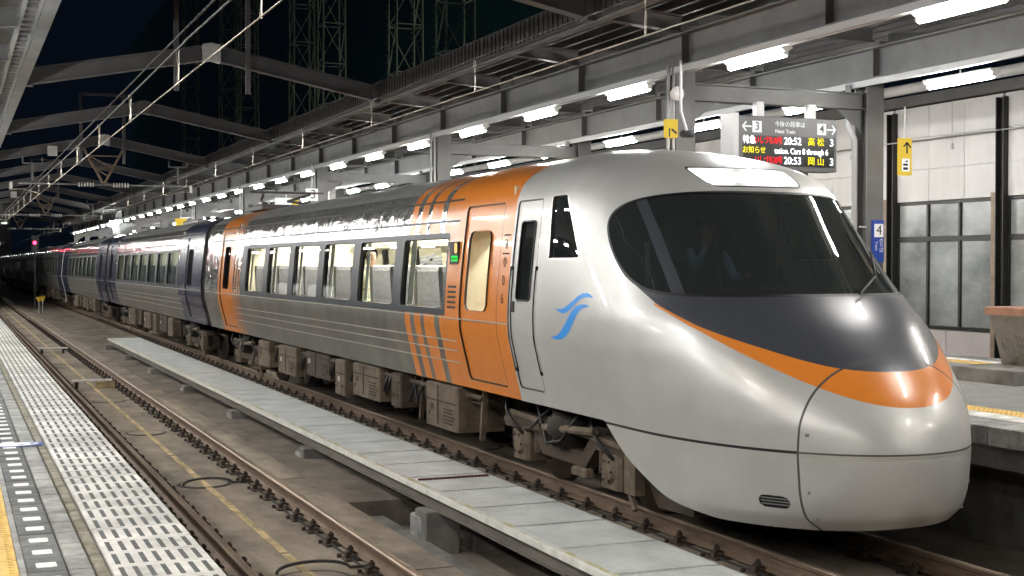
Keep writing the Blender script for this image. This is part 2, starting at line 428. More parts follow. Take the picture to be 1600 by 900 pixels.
for x in (WX0 + .05, WX1 - .06):
    b = MB(); b.hbeam((x, 4.7, WZ - .115), (x, WY1, WZ - .115), .06, .12, .012); b.obj('girder', 'girder', walk)
b = MB()
b.bar((4.72, 4.7, WZ - .06), (4.72, WY1, WZ - .06), .05, .03); b.obj('stringer', 'girder', walk)
for k in range(8):
    y = 7.5 + 4.83 * k
    zb = -.50 if y < 13.6 else -.212
    b = MB()
    for dx in ((0, .36), (.50, .92)):
        b.cbox(WX0 - .09 + dx[0], WX0 - .09 + dx[1], y - .16, y + .16, zb, WZ - .177, .015)
    b.obj('support_block', 'concrete', walk)
    b = MB(); b.cbox(WX0 - .10, WX0 + .16, y - .05, y + .28, zb, WZ - .185 - .06, .015); b.obj('support_block', 'tile_grey', walk)

# ------------------------------------------------------------------ platforms
def platform(name, x0, x1):
    b = MB(); b.box(x0, x1, Y0 - 4, Y1, -.2, PZ - .055); return struct(b.obj(name, 'concrete'))
b = MB(); b.box(-9, .98, Y0 - 4, 95, .50, PZ - .06); b.box(-9, .55, Y0 - 4, 95, -.74, .498)
platL = struct(b.obj('near_platform', 'concrete'))
b = MB(); b.box(-9, -.035, Y0 - 4, 95, PZ - .058, PZ - .002); b.obj('paving', 'asphalt', platL)
# tiles of the near platform, from the edge inwards
def tile_edge():
    m_ = MB(); x0, x1 = .655, PLAT_L
    m_.cbox(x0 + .004, x1, .005, .298, PZ - .055, PZ, .005)
    n = 7; d = (x1 - .03 - x0) / n
    for k in range(n):
        cx = x0 + d * (k + .72)
        m_.box(cx - .0115, cx + .0115, .04, .262, PZ - .002, PZ + .0016, 1)
    return m_.mesh('edge_tile', ['tile_white', 'tile_slot'])
def tile_plain(name, x0, x1, matn, dz=0.):
    m_ = MB(); m_.cbox(x0 + .005, x1 - .005, .006, .296, PZ - .055, PZ + dz, .006); return m_.mesh(name, matn)
def tile_mark():
    m_ = MB(); m_.cbox(.303, .472, .003, .297, PZ - .055, PZ, .004)
    m_.prism([(.345, .09), (.355, .082), (.425, .082), (.435, .09), (.435, .175), (.425, .183), (.355, .183), (.345, .175)], PZ - .002, PZ + .003, 1, axis='z')
    return m_.mesh('marked_tile', ['tile_dark', 'mark_white'])
def tile_tact():
    m_ = MB(); m_.cbox(-.03, .27, .003, .297, PZ - .055, PZ, .004)
    for i in range(5):
        for j in range(5):
            m_.tube([(.0 + .06 * i, .03 + .06 * j, PZ - .002), (.0 + .06 * i, .03 + .06 * j, PZ + .005)], [.017, .011], 6)
    return m_.mesh('tactile_tile', 'tactile_yellow')
LT = [tile_edge(), tile_plain('moss_tile', .588, .652, 'tile_moss'), tile_plain('grey_tile', .475, .588, 'tile_grey'), tile_mark(), tile_tact()]
k = 0; y = 3.0
JY = 0
while y < 27.6:
    for me in LT:
        o = link(me.name, me, platL, (0, y, R.uniform(-.0025, .0015)))
    y += .305
b = MB(); b.box(.272, .300, 2.9, 95, PZ - .056, PZ - .003); b.obj('tile_joint', 'tile_grey', platL)
rows = MB()
while y < 94:
    rows.box(.66, PLAT_L, y + .003, y + .299, PZ - .055, PZ, 0)
    for q in range(7): rows.box(.66 + .062 * (q + .6), .66 + .062 * (q + .6) + .022, y + .05, y + .23, PZ - .002, PZ + .0015, 1)
    rows.box(.30, .652, y + .003, y + .297, PZ - .055, PZ - .001, 2)
    rows.box(.345, .435, y + .09, y + .18, PZ - .003, PZ + .002, 3)
    rows.box(-.03, .27, y + .003, y + .297, PZ - .055, PZ, 4)
    y += .305
stuff(rows.obj('tile_rows', ['tile_white', 'tile_slot', 'tile_grey', 'mark_white', 'tactile_yellow'], platL))
# blue oval sticker on the paving
t = thing('floor_sticker', 'blue floor sticker with a white oval and small arrows on the platform tiles', 'sticker', (.425, 10.9, PZ + .0035))
sx = .27
b = MB(); b.box(-.20, sx - .06, -.13, .13, 0, .002); b.obj('backing', 'sign_blue', t)
b = MB(); b.prism([(.185 * math.cos(a) + .0, .10 * math.sin(a)) for a in [2 * math.pi * q / 32 for q in range(32)]], .0025, .0045, axis='z'); b.obj('oval', 'mark_white', t)
for s in (-1, 1):
    b = MB(); b.prism([(s * .155, 0), (s * .12, .03), (s * .12, -.03)], .005, .0065, axis='z'); b.obj('arrow', 'sign_blue', t)
b = MB(); b.prism([(.03, -.03), (.06, -.01), (.08, -.035)], .005, .0065, axis='z'); b.obj('figure', 'sign_blue', t)

# far (island) platform
b = MB(); b.box(8.30, 13.98, Y0 - 4, 120, .54, PZ - .06); b.box(9.1, 13.2, Y0 - 4, 120, -.74, .538)
platR = struct(b.obj('island_platform', 'concrete'))
b = MB(); b.box(9.30, 12.92, Y0 - 4, 120, PZ - .058, PZ - .002); b.obj('paving', 'asphalt', platR)
def nosing(x0, x1):
    m_ = MB(); m_.cbox(x0, x1, .004, .596, PZ - .16, PZ, .006); return m_.mesh('nosing_slab', 'tile_grey')
def tact(x0):
    m_ = MB(); m_.cbox(x0, x0 + .296, .003, .297, PZ - .055, PZ, .004)
    for i in range(5):
        for j in range(5): m_.tube([(x0 + .03 + .06 * i, .03 + .06 * j, PZ - .002), (x0 + .03 + .06 * i, .03 + .06 * j, PZ + .005)], [.017, .011], 6)
    return m_.mesh('tactile_tile', 'tactile_yellow')
def marks(x0, x1):
    m_ = MB(); m_.cbox(x0, x1, .003, .297, PZ - .055, PZ, .004)
    c = (x0 + x1) / 2; m_.box(c - .06, c + .06, .09, .20, PZ - .002, PZ + .0025, 1); return m_.mesh('marked_tile', ['tile_white', 'mark_white'])
N1, T1, M1 = nosing(8.14, 8.60), tact(8.90), marks(8.60, 8.90)
N2, T2, M2 = nosing(13.70, 14.15), tact(13.10), marks(13.40, 13.70)
y = 3.0
while y < 34:
    for a in (N1, N2): link('nosing_slab', a, platR, (0, y, 0))
    for dy in (0, .3):
        for a in (T1, T2): link('tactile_tile', a, platR, (0, y + dy, 0))
        for a in (M1, M2): link('marked_tile', a, platR, (0, y + dy, 0))
    y += .6
b = MB(); b.box(8.14, 9.2, y, 120, PZ - .16, PZ, 0); b.box(13.1, 14.15, y, 120, PZ - .16, PZ, 0); b.obj('nosing_run', 'tile_grey', platR)
b = MB(); b.box(9.196, 9.30, Y0, 120, PZ - .057, PZ - .003); b.box(12.92, 13.10, Y0, 120, PZ - .057, PZ - .003); b.obj('paving_strip', 'tile_grey', platR)
# ------------------------------------------------------------------ canopies
COLA, COLB = 9.37, 12.57
EZ = 5.60
LAMP_Y = [10.75 - 3.283 * k for k in range(6, 0, -1)] + [10.75, 14.45, 17.9, 21.15] + [24.4 + 3.283 * k for k in range(29)]
def canopy_right():
    t = thing('platform_canopy', 'long grey steel canopy over the island platform behind the train', 'canopy', (0, 0, 0))
    ya, yb = Y0, 118.
    b = MB(); b.box(8.10, 14.20, ya, yb, 5.90, 5.96); b.obj('roof_sheet', 'steel_dark', t)
    for x, nm in ((8.02, 'fascia'), (14.28, 'fascia')):
        b = MB(); b.box(x - .03, x + .03, ya, yb, EZ, 5.99)
        y = ya
        while y < 70:
            b.box(x - .05, x - .032, y, y + .06, EZ + .05, 5.97); y += .17
        b.obj(nm, 'fascia_brown', t)
    for x in (8.06, 14.24):
        b = MB(); b.box(x - .05, x + .07, ya, yb, EZ - .045, EZ - .003); b.obj('eave_flange', 'steel_grey', t)
    for x in (8.45, 14.0):                       # light soffit boards near the eaves
        y = ya
        k = 0
        while y < 70:
            b = MB(); b.box(x - .24, x + .24, y + .35, y + 2.55, 5.84, 5.885); b.obj('soffit_board', 'roof_board', t); y += 3.283
    for k in range(15):                          # purlins along the roof
        x = 8.8 + .34 * k
        b = MB(); b.box(x - .03, x + .03, ya, yb, 5.79, 5.895); b.obj('purlin', 'steel_dark', t)
    for x in (COLA, COLB):                       # longitudinal girders over the lamps
        b = MB(); b.hbeam((x, ya, 5.25), (x, yb, 5.25), .26, .46, .022, up=(0, 0, 1)); b.obj('girder', 'steel_grey', t)
    for y in [16.15 + 3.283 * k for k in range(-5, 31)]:     # rafters
        for (xa, xb, za, zb) in ((8.10, COLA - .14, 5.67, 5.58), (COLB + .14, 14.2, 5.58, 5.67)):
            b = MB(); b.hbeam((xa, y, za), (xb, y, zb), .15, .22, .014); b.obj('rafter', 'steel_grey' if R.random() < .5 else 'steel_dark', t)
        b = MB(); b.hbeam((COLA + .14, y, 5.64), (COLB - .14, y, 5.64), .12, .20, .014); b.obj('rafter', 'steel_dark', t)
        for x in (COLA, COLB):
            b = MB()
            for s in (-1, 1): b.box(x + s * .016 if s > 0 else x - .125, x + .125 if s > 0 else x - .016, y - .006, y + .006, 5.045, 5.455)
            b.box(x - .07, x + .07, y - .07, y + .07, 5.482, 5.56)
            b.obj('stiffener', 'steel_dark', t)
    for y in FRAMES:
        for x in (COLA, COLB):
            b = MB(); b.hbeam((x, y, PZ - .05), (x, y, 5.015), .30, .30, .022, up=(0, 1, 0))
            b.box(x - .22, x + .22, y - .22, y + .22, PZ - .004, PZ + .02)
            b.obj('column', 'steel_grey', t)
        b = MB(); b.hbeam((COLA + .13, y, 4.70), (COLB - .13, y, 4.70), .20, .24, .016); b.obj('cross_beam', 'steel_grey', t)
        b = MB(); b.prism([(COLA + .14, 4.58), (COLA + .60, 4.578), (COLA + .14, 4.25)], y - .008, y + .008); b.obj('gusset', 'steel_grey', t)
        b = MB(); b.prism([(COLB - .14, 4.58), (COLB - .60, 4.578), (COLB - .14, 4.25)], y - .008, y + .008); b.obj('gusset', 'steel_grey', t)
    for x in (COLA, COLB):                       # cable trays beside the lamps
        b = MB(); b.box(x - .26, x - .20, ya, yb, 4.90, 4.985); b.obj('cable_tray', 'sign_side', t)
        b = MB(); b.box(x - .045, x + .045, ya, yb, 4.955, 5.012); b.obj('lamp_rail', 'batten_white', t)
    for y in FRAMES[1:6]:                        # rain pipes on the outer columns
        b = MB(); b.tube([(COLB - .30, y + .1, 4.95), (COLB - .30, y + .1, 4.35), (COLB - .22, y + .05, 4.15), (COLB - .22, y + .05, .95)], .045, 10)
        b.obj('rain_pipe', 'sign_side', t, True)
        b = MB(); b.tube([(COLA - .25, y - .25, 5.0), (COLA - .25, y - .25, 1.0)], .022, 8); b.tube([(COLA - .33, y - .25, 5.0), (COLA - .33, y - .25, 1.0)], .022, 8)
        b.obj('conduit', 'sign_side', t, True)
    return t
canopy_right()
def canopy_left():
    t = thing('platform_canopy', 'canopy eave with a ladder shaped edge in the top left corner', 'canopy', (0, 0, 0))
    ya, yb = Y0, 92.
    b = MB(); b.box(-8.5, 1.18, ya, yb, 5.90, 5.96); b.obj('roof_sheet', 'steel_grey', t)
    b = MB(); b.box(1.20, 1.26, ya, yb, EZ, 5.99)
    y = ya
    while y < 60: b.box(1.262, 1.282, y, y + .06, EZ + .03, 5.97); y += .17
    b.obj('fascia', 'gantry_steel', t)
    b = MB(); b.box(1.10, 1.27, ya, yb, EZ - .045, EZ - .003); b.obj('eave_flange', 'steel_grey', t)
    b = MB(); b.box(1.05, 1.09, ya, yb, EZ - .02, EZ + .06); b.box(.84, .90, ya, yb, EZ - .02, EZ + .06)
    y = ya
    while y < 70: b.box(.902, 1.048, y, y + .05, EZ + .0, EZ + .04); y += .42
    b.obj('eave_ladder', 'steel_grey', t)
    for k in range(12):
        x = .6 - .5 * k; b = MB(); b.box(x - .03, x + .03, ya, yb, 5.79, 5.895); b.obj('purlin', 'steel_grey', t)
    for y in [16.15 + 3.283 * k for k in range(-6, 24)]:
        b = MB(); b.hbeam((-.1, y, 5.56), (.83, y, 5.64), .15, .26, .014); b.obj('rafter', 'steel_grey', t)
    for x in (-.10, -3.3):
        b = MB(); b.hbeam((x, ya, 5.25), (x, yb, 5.25), .26, .46, .022); b.obj('girder', 'steel_grey', t)
    for y in FRAMES:
        if y > 90: continue
        b = MB(); b.hbeam((-3.3, y, PZ - .05), (-3.3, y, 5.015), .30, .30, .022, up=(0, 1, 0)); b.obj('column', 'steel_grey', t)
        b = MB(); b.hbeam((-3.2, y, 5.6), (-.2, y, 5.6), .2, .24, .016); b.obj('cross_beam', 'steel_grey', t)
canopy_left()

# ------------------------------------------------------------------ fluorescent battens
hs = MB(); hs.prism([(-.085, .06), (-.085, .035), (-.03, .0), (.03, .0), (.085, .035), (.085, .06)], -.66, .66)
HOUS = hs.mesh('housing', 'batten_white')
tb = MB(); tb.tube([(0, -.61, -.034), (0, .61, -.034)], .038, 8); TUBES = [tb.mesh('tube', k, True) for k in ('tube_light', 'tube_light_warm', 'tube_light_cool')]
ec = MB()
for s in (-1, 1): ec.box(-.03, .03, s * .63 - .025, s * .63 + .025, -.05, .002)
ENDC = ec.mesh('lamp_holder', 'batten_white')
def batten(x, y, z, label, group):
    t = thing('fluorescent_light', label, 'light', (x, y, z), group)
    link('housing', HOUS, t); link('tube', R.choice(TUBES), t); link('lamp_holder', ENDC, t); return t
for row, x, z, desc in (('a', COLA - .02, 4.885, 'over the near edge of the island platform'), ('b', COLB, 4.885, 'under the outer girder of the island platform')):
    for k, y in enumerate(LAMP_Y):
        if y > 117: break
        if k < 6: lb = 'light tube outside the picture, ' + desc
        elif k < 18: lb = '%s visible fluorescent light in the row %s' % (ORD[k - 6], desc)
        else: lb = 'tiny distant fluorescent light in the row ' + desc
        if row == 'b': z2 = 4.80
        else: z2 = z
        t = batten(x, y, z2, lb, 'fluorescent lights under the island canopy')
        if row == 'b':
            b = MB(); b.tube([(0, 0, .06), (0, 0, .215)], .01, 6); b.obj('hanger', 'batten_white', t)
for x in (-.12, -3.3):
    for k, y in enumerate([1.45 + 3.283 * k - 9.85 for k in range(27)]):
        batten(x, y, 4.885, 'fluorescent light under the near platform canopy above the camera', 'fluorescent lights under the near canopy')

# ------------------------------------------------------------------ steel gantries over the tracks and overhead wires
def gantry(y, i):
    lb = '%s gable shaped steel gantry spanning both tracks between the canopies' % ORD[i - 1] if i else 'steel gantry over both tracks, outside the top of the picture'
    t = thing('wire_gantry', lb, 'gantry', (0, y, 0), 'gantries over the tracks')
    xm = 4.64; za, zm = 5.74, 6.36
    for x0 in (1.30, 7.98):
        b = MB(); b.hbeam((x0, 0, za), (xm + (-.16 if x0 < xm else .16), 0, zm), .20, .30, .022); b.obj('beam', 'gantry_steel', t)
    b = MB(); b.prism([(xm - .17, 6.19), (xm, 6.23), (xm + .17, 6.19), (xm + .17, 6.53), (xm, 6.56), (xm - .17, 6.53)], -.12, .12); b.obj('apex_joint', 'plate_white' if i in (2, 4) else 'gantry_steel', t)
    for x in (1.30, 7.98):
        b = MB(); b.box(x - .10, x + .10, -.12, .12, 5.57, 5.93); b.obj('seat_plate', 'steel_dark', t)
    if i in (2, 4, 7):
        posts = (3.96, 5.32) if i == 2 else (3.90, 5.25)
        top = 9.2 if i == 2 else 7.8
        for x in posts:
            b = MB(); b.bar((x, -.18, 5.6), (x, -.18, top), .09, .09); b.obj('post', 'gantry_steel', t)
        if i != 2:
            b = MB(); b.bar((posts[0] - .045, -.18, top + .04), (posts[1] + .045, -.18, top + .04), .08, .08); b.obj('post_bar', 'gantry_steel', t)
    if i in (4, 7, 10):                    # V truss carrying the wire bracket
        b = MB()
        b.bar((xm - .62, .2, 6.1), (xm - .03, .2, 4.98), .07, .07); b.bar((xm + .62, .2, 6.1), (xm + .03, .2, 4.98), .07, .07)
        zz = [(-.50, 5.87, .50, 5.87), (-.50, 5.87, .30, 5.5), (.30, 5.5, -.28, 5.46), (-.28, 5.46, .15, 5.2)]
        for a in zz: b.bar((xm + a[0], .2, a[1]), (xm + a[2], .2, a[3]), .04, .04)
        b.obj('v_truss', 'rail_steel', t)
        b = MB(); b.tube([(2.0, .2, 4.92), (7.3, .2, 4.92)], .03, 8); b.obj('bracket_arm', 'steel_grey', t, True)
        for x in (xm - .55, xm + .55):
            b = MB()
            for q in range(6): b.tube([(x - .25 + .09 * q, .2, 4.92), (x - .21 + .09 * q, .2, 4.92)], .075, 10)
            b.obj('insulator', 'insulator', t, True)
        for s, x in ((-1, NX), (1, TX)):
            b = MB(); b.tube([(x + .9 * -s * -1, .2, 4.9), (x + .9 * s, .2, 4.72), (x + .5 * s, .2, 4.74), (x, .2, 4.60)], .02, 6); b.obj('steady_arm', 'wire', t, True)
            b = MB(); b.box(x + .85 * s - .04, x + .85 * s + .04, .15, .25, 4.72, 4.95); b.obj('arm_clamp', 'plate_white', t)
        for x in (NX - .2, TX + .4):
            b = MB(); b.bar((x - .3, .0, 5.75), (x - .3, .0, 5.55), .04, .04); b.bar((x + .3, .0, 5.75), (x + .3, .0, 5.55), .04, .04); b.bar((x - .3, 0, 5.55), (x + .3, 0, 5.55), .05, .05)
            b.bar((x, 0, 5.55), (x, 0, 5.0), .06, .06); b.obj('hanger_frame', 'steel_grey', t)
        b = MB(); b.box(NX + .25, NX + .55, -.17, -.125, 5.80, 6.12); b.obj('tag_plate', 'plate_white', t)
    return t
for i, y in enumerate(FRAMES):
    gantry(y, i)
def wire(name, pts, r, label, m_='wire'):
    b = MB(); b.tube(pts, r, 6); return tag(b.obj(name, m_, None, True), label, 'wire')
CZ = 4.56
wn = wire('contact_wire', [(NX, -4, CZ), (NX, 170, CZ)], .0085, 'bright overhead wire above the empty near track')
wf = wire('contact_wire', [(TX, -4, CZ + .10), (TX, 170, CZ + .10)], .0085, 'bright overhead wire above the train')
def sag(x, z0, dz, n=6):
    pts = []
    ys = [-4] + [16.4 + BAY * 3 * k - .0 for k in range(0, 6)]
    for a, c in zip(ys[:-1], ys[1:]):
        for q in range(8):
            s = q / 8; pts.append((x, a + (c - a) * s, z0 - dz * 4 * s * (1 - s)))
    pts.append((x, ys[-1], z0)); return pts
mw = wire('messenger_wire', sag(NX + .02, 5.02, .05), .012, 'dark carrying wire just above the bright near track wire', 'wire_dark')
mf = wire('messenger_wire', sag(TX, 5.12, .05), .009, 'dark carrying wire above the train', 'wire_dark')
wire('feeder_wire', [(NX + .05, -4, 5.20), (NX + .05, 165, 5.15)], .016, 'thick dark feeder wire highest above the empty near track', 'wire_dark')
for x, w, z0, zt in ((NX, wn, CZ, 5.0), (TX, wf, CZ + .10, 5.1)):
    y = 12.3
    while y < 120:
        b = MB(); b.tube([(x, y, z0 + .01), (x + .02, y + .02, z0 + .2), (x, y + .06, zt)], .004, 4); b.tube([(x + .04, y + .1, z0 + .01), (x + .04, y + .08, zt)], .0035, 4)
        b.obj('dropper', 'wire', w); y += 4.92

# ------------------------------------------------------------------ wall beyond the island platform
def back_wall():
    t = thing('screen_wall', 'pale panelled screen wall with dark framed frosted windows behind the island platform', 'wall', (17.5, 0, 0))
    D = 3.05; ys = [21.95 + D * k for k in range(-5, 22)]
    PANE = {}
    def pane(w, h):
        key = (round(w, 2), round(h, 2))
        if key not in PANE:
            m_ = MB(); m_.box(-.012, .012, 0, w, 0, h); PANE[key] = m_.mesh('window_pane', 'frosted')
        return PANE[key]
    wp = MB(); wp.cbox(-.05, .05, 0, .99, 0, .612, .006); WP = wp.mesh('wall_panel', 'wall_white')
    lp = MB(); lp.cbox(-.04, .06, 0, 1.48, 0, 1.40, .006); LP = lp.mesh('base_panel', 'wall_pink')
    for y in ys[:-1]:
        b = MB(); b.hbeam((-.06, y, -.7), (-.06, y, 5.3), .22, .20, .02, up=(0, 1, 0)); b.obj('post', 'frame_dark' , t)
        b = MB(); b.box(-.10, .0, y - .29, y - .17, 1.1, 4.1) if False else b.box(-.12, -.02, y + .135, y + .26, -.3, 3.6); b.obj('timber_strip', 'wood_brown', t)
        y0 = y + .27; n = 3; w = (D - .37) / n
        fr = MB()
        fr.box(-.05, .03, y0 - .02, y0 + w * n + .01, 1.06, 1.12); fr.box(-.05, .03, y0 - .02, y0 + w * n + .01, 3.46, 3.52); fr.box(-.05, .03, y0 - .02, y0 + w * n + .01, 2.74, 2.84)
        for q in range(n + 1): fr.box(-.052, .028, y0 + w * q - .03, y0 + w * q + .03, 1.122, 3.458)
        fr.obj('window_frame', 'frame_dark', t)
        for q in range(n):
            link('window_pane', pane(w - .066, 1.61), t, (0, y0 + w * q + .033, 1.125)); link('window_pane', pane(w - .066, .615), t, (0, y0 + w * q + .033, 2.842))
        for a in range(3):
            for c in range(3): link('wall_panel', WP, t, (R.uniform(-.003, .003), y + .045 + a * .995, 3.53 + c * .617))
        for a in range(2): link('base_panel', LP, t, (0, y + .04 + 1.5 * a, -.36))
        b = MB(); b.tube([(-.2, y + 1.2, 5.35), (-.2, y + 1.2, 4.55)], .006, 5); b.tube([(-.2, y + 1.2, 4.56), (-.2, y + 1.2, 4.46)], .03, 8); b.obj('pull_cord', 'sign_side', t)
    ya, yb = ys[0] - .2, ys[-1]
    b = MB(); b.box(-.14, .06, ya, yb, 5.40, 5.60); b.obj('top_beam', 'steel_dark', t)
    b = MB(); b.tube([(-.2, ya, 5.73), (-.2, yb, 5.73)], .10, 10); b.obj('top_pipe', 'wall_white', t, True)
    b = MB(); b.tube([(-.22, ya, 4.70), (-.22, yb, 4.70)], .014, 6); b.obj('stay_wire', 'sign_side', t)
back_wall()
# ------------------------------------------------------------------ signs and small platform fittings
def departure_board():
    x0, x1, y, z0, z1 = 10.07, 11.72, 16.02, 3.62, 4.37
    t = thing('departure_board', 'grey hanging departure board with glowing red, white and yellow train times', 'sign', ((x0 + x1) / 2, y, z0))
    hw = (x1 - x0) / 2; h = z1 - z0
    b = MB(); b.cbox(-hw, hw, 0, .30, 0, h, .01); b.obj('housing', 'sign_grey', t)
    b = MB(); b.box(-hw - .085, -hw - .003, -.02, .32, -.02, h + .03); b.obj('side_cheek', 'sign_side', t)
    for x in (-.40, .47):
        b = MB(); b.cbox(x - .06, x + .06, .09, .21, h, 4.585 - z0, .006); b.obj('hanger', 'sign_side', t)
    b = MB(); b.box(-hw + .08, hw - .05, -.006, -.001, .06, .48); b.obj('screen', 'led_off', t)
    def tx(s, size, m_, x, z, sx=1., name='lettering'):
        return text_on(s, size, m_, t, (x, -.011, z), FACE_NEG_Y, name, sx, .0008 if m_.startswith('led') else .001)
    for cx, s in ((-.52, '3'), (.56, '4')):
        b = MB(); b.box(cx - .075, cx + .075, -.006, -.001, .52, .68); b.obj('number_tile', 'sign_face', t); 
        tx(s, .16, 'ink', cx, .60, 1., 'platform_number')
    for s, cx in ((-1, -.68), (1, .72)):
        b = MB(); b.bar((cx - .07, -.004, .60), (cx + .07, -.004, .60), .004, .022)
        b.bar((cx + s * .075, -.004, .60), (cx + s * .015, -.004, .665), .004, .022); b.bar((cx + s * .075, -.004, .60), (cx + s * .015, -.004, .535), .004, .022); b.obj('arrow', 'sign_face', t)
    tx('今度の発車は', .085, 'sign_face', .02, .645); tx('Next Train', .075, 'sign_face', -.06, .545)
    for z in (.41, .135):
        if z > .3: tx('特急', .125, 'led_white', -.65, z, .85)
        tx('いしづち30号', .115, 'led_red', -.335, z, .66)
        tx('20:52' if z > .3 else '20:53', .145, 'led_white', .065, z, .92)
        tx('高 松' if z > .3 else '岡 山', .125, 'led_yellow', .46, z); tx('3', .15, 'led_white', .725, z)
    tx('お知らせ', .105, 'led_yellow', -.57, .27, .92); tx('tation. Cars 8 through 6', .115, 'led_white', .215, .27, .80)
departure_board()

def exit_sign(x, y, z0, z1, w, lb, camera_arm):
    t = thing('direction_sign', lb, 'sign', (x, y, z0)); h = z1 - z0
    b = MB(); b.cbox(-w / 2, w / 2, 0, .10, 0, h, .006); b.obj('sign_box', 'sign_yellow', t)
    b = MB()
    if not camera_arm:
        b.bar((0, -.004, h * .58), (0, -.004, h * .86), .025, .004, up=(0, 1, 0)); b.bar((0, -.004, h * .88), (-.06, -.004, h * .76), .004, .022); b.bar((0, -.004, h * .88), (.07, -.004, h * .74), .004, .022)
        b.obj('arrow', 'ink', t)
        b = MB(); b.box(-w / 2 + .01, w / 2 - .05, -.006, -.001, h * .10, h * .44); p = b.obj('pictogram', 'sign_face', t)
        b = MB(); b.box(-.07, .015, -.009, -.0065, h * .14, h * .21); b.box(-.07, .015, -.009, -.0065, h * .25, h * .31); b.prism([(-.05, h * .34), (.0, h * .41), (.02, h * .36)], -.009, -.0065); b.obj('symbol', 'ink', t)
    else:
        b.bar((-.02, -.004, h * .45), (.06, -.004, h * .22), .004, .03); b.bar((-.05, -.004, h * .02), (-.05, -.004, h * .5), .02, .004, up=(0, 1, 0)); b.obj('arrow', 'ink', t)
    b = MB(); b.tube([(0, .05, h), (0, .05, 4.6 - z0)], .012, 6); b.obj('hanger', 'sign_side', t)
exit_sign(12.86, 15.9, 3.60, 4.14, .19, 'yellow hanging sign with a black up arrow beside the outer column', False)
exit_sign(9.08, 16.1, 4.03, 4.28, .17, 'small yellow hanging sign just above the train roof', True)
t = thing('security_camera', 'dark security camera in front of the small yellow sign', 'camera', (9.02, 15.6, 4.02))
b = MB(); b.tube([(0, -.12, .0), (0, .12, .02)], .05, 10); b.obj('camera_body', 'cab_dark', t, True)
b = MB(); b.tube([(0, .0, .03), (-.1, .0, .3), (-.1, 0, .98)], .02, 6); b.obj('mount', 'sign_side', t)
t = thing('horn_speaker', 'white horn speaker on the column above the train roof', 'speaker', (9.12, 16.15, 4.62))
b = MB(); b.tube([(0, -.12, 0), (0, .02, 0), (0, .10, 0)], [.10, .06, .035], 14); b.obj('horn', 'batten_white', t, True)
b = MB(); b.tube([(0, .1, 0), (.1, .15, .02)], .02, 6); b.obj('mount', 'sign_side', t)
# blue number sign on the outer column
t = thing('number_sign', 'blue vertical sign with number 4 on the outer canopy column', 'sign', (12.60, 16.20, 2.33))
b = MB(); b.cbox(-.10, .10, 0, .05, 0, .62, .005); b.obj('panel', 'sign_blue', t)
b = MB(); b.box(-.08, .08, -.006, -.001, .37, .565); b.obj('number_tile', 'mark_white', t)
text_on('4', .20, 'ink', t, (0, -.010, .467), FACE_NEG_Y)
for k, c in enumerate('のりば'): text_on(c, .075, 'mark_white', t, (.045, -.005, .315 - .07 * k), FACE_NEG_Y)
o = text_on('Track', .06, 'mark_white', t, (-.045, -.005, .24), FACE_NEG_Y); o.rotation_euler = (math.pi / 2, math.pi / 2, 0)
for z in (.12, .52):
    b = MB(); b.box(-.30, .16, .055, .07, z - .012, z + .012); b.obj('strap', 'sign_side', t)
# lit '3' box and direction boxes further back
t = thing('platform_number_sign', 'white lit sign with number 3 above the orange railcar roof', 'sign', (9.02, 35.7, 4.02))
b = MB(); b.cbox(-.16, .16, 0, .10, 0, .33, .006); b.obj('sign_box', 'sign_face', t); text_on('3', .34, 'ink', t, (.02, -.006, .165), FACE_NEG_Y)
b = MB(); b.tube([(0, .05, .33), (0, .05, .98)], .015, 6); b.obj('hanger', 'sign_side', t)
t = thing('direction_sign', 'long white and yellow lit sign left of the number 3 sign', 'sign', (10.15, 43.6, 4.22))
b = MB(); b.cbox(-.36, .18, 0, .12, 0, .26, .006); b.obj('sign_box', 'sign_face', t)
b = MB(); b.cbox(.182, .40, 0, .12, 0, .26, .006); b.obj('yellow_end', 'sign_yellow', t)
b = MB(); b.tube([(0, .05, .26), (0, .05, .36)], .015, 6); b.obj('hanger', 'sign_side', t)
t = thing('direction_sign', 'small yellow lit sign far back above the navy railcar', 'sign', (9.6, 62., 4.02))
b = MB(); b.cbox(-.25, .25, 0, .1, 0, .36, .006); b.obj('sign_box', 'sign_yellow', t); b = MB(); b.tube([(0, .05, .36), (0, .05, .95)], .015, 6); b.obj('hanger', 'sign_side', t)
t = thing('equipment_box', 'pale junction box with pipes above the orange railcar', 'box', (9.62, 36.6, 3.95))
b = MB(); b.cbox(.10, .26, -.1, .1, .05, .60, .008); b.obj('box', 'plate_white', t)
b = MB()
for x in (-.22, -.12, -.02): b.tube([(x, -.05, 1.05), (x, -.05, -2.9)], .022, 8)
for z in (.12, .56): b.box(-.30, .09, -.08, -.05, z - .02, z + .02)
b.obj('pipe', 'batten_white', t)
# platform fitting at the right edge: clad stand on a concrete plinth
t = thing('concrete_plinth', 'grey concrete plinth on the island platform at the right edge', 'plinth', (12.3, 12.6, PZ))
b = MB(); b.cbox(-1.35, 1.2, -.72, .35, 0, .17, .012); b.obj('block', 'concrete', t); t.location = (12.45, 12.55, PZ - .003)
t = thing('drinking_fountain', 'tapered brown steel drinking fountain on the plinth at the right edge', 'fountain', (12.30, 12.60, PZ + .166))
b = MB()
b.add([(-.50, -.28, 0), (.5, -.28, 0), (.5, .2, 0), (-.50, .2, 0), (-.62, -.36, .60), (.62, -.36, .60), (.62, .28, .60), (-.62, .28, .60)], [(0, 3, 2, 1), (4, 5, 6, 7), (0, 1, 5, 4), (1, 2, 6, 5), (2, 3, 7, 6), (3, 0, 4, 7)])
b.obj('pedestal', 'stainless', t)
b = MB(); b.cbox(-.67, .67, -.41, .33, .602, .70, .012); b.obj('top_slab', 'copper_top', t)
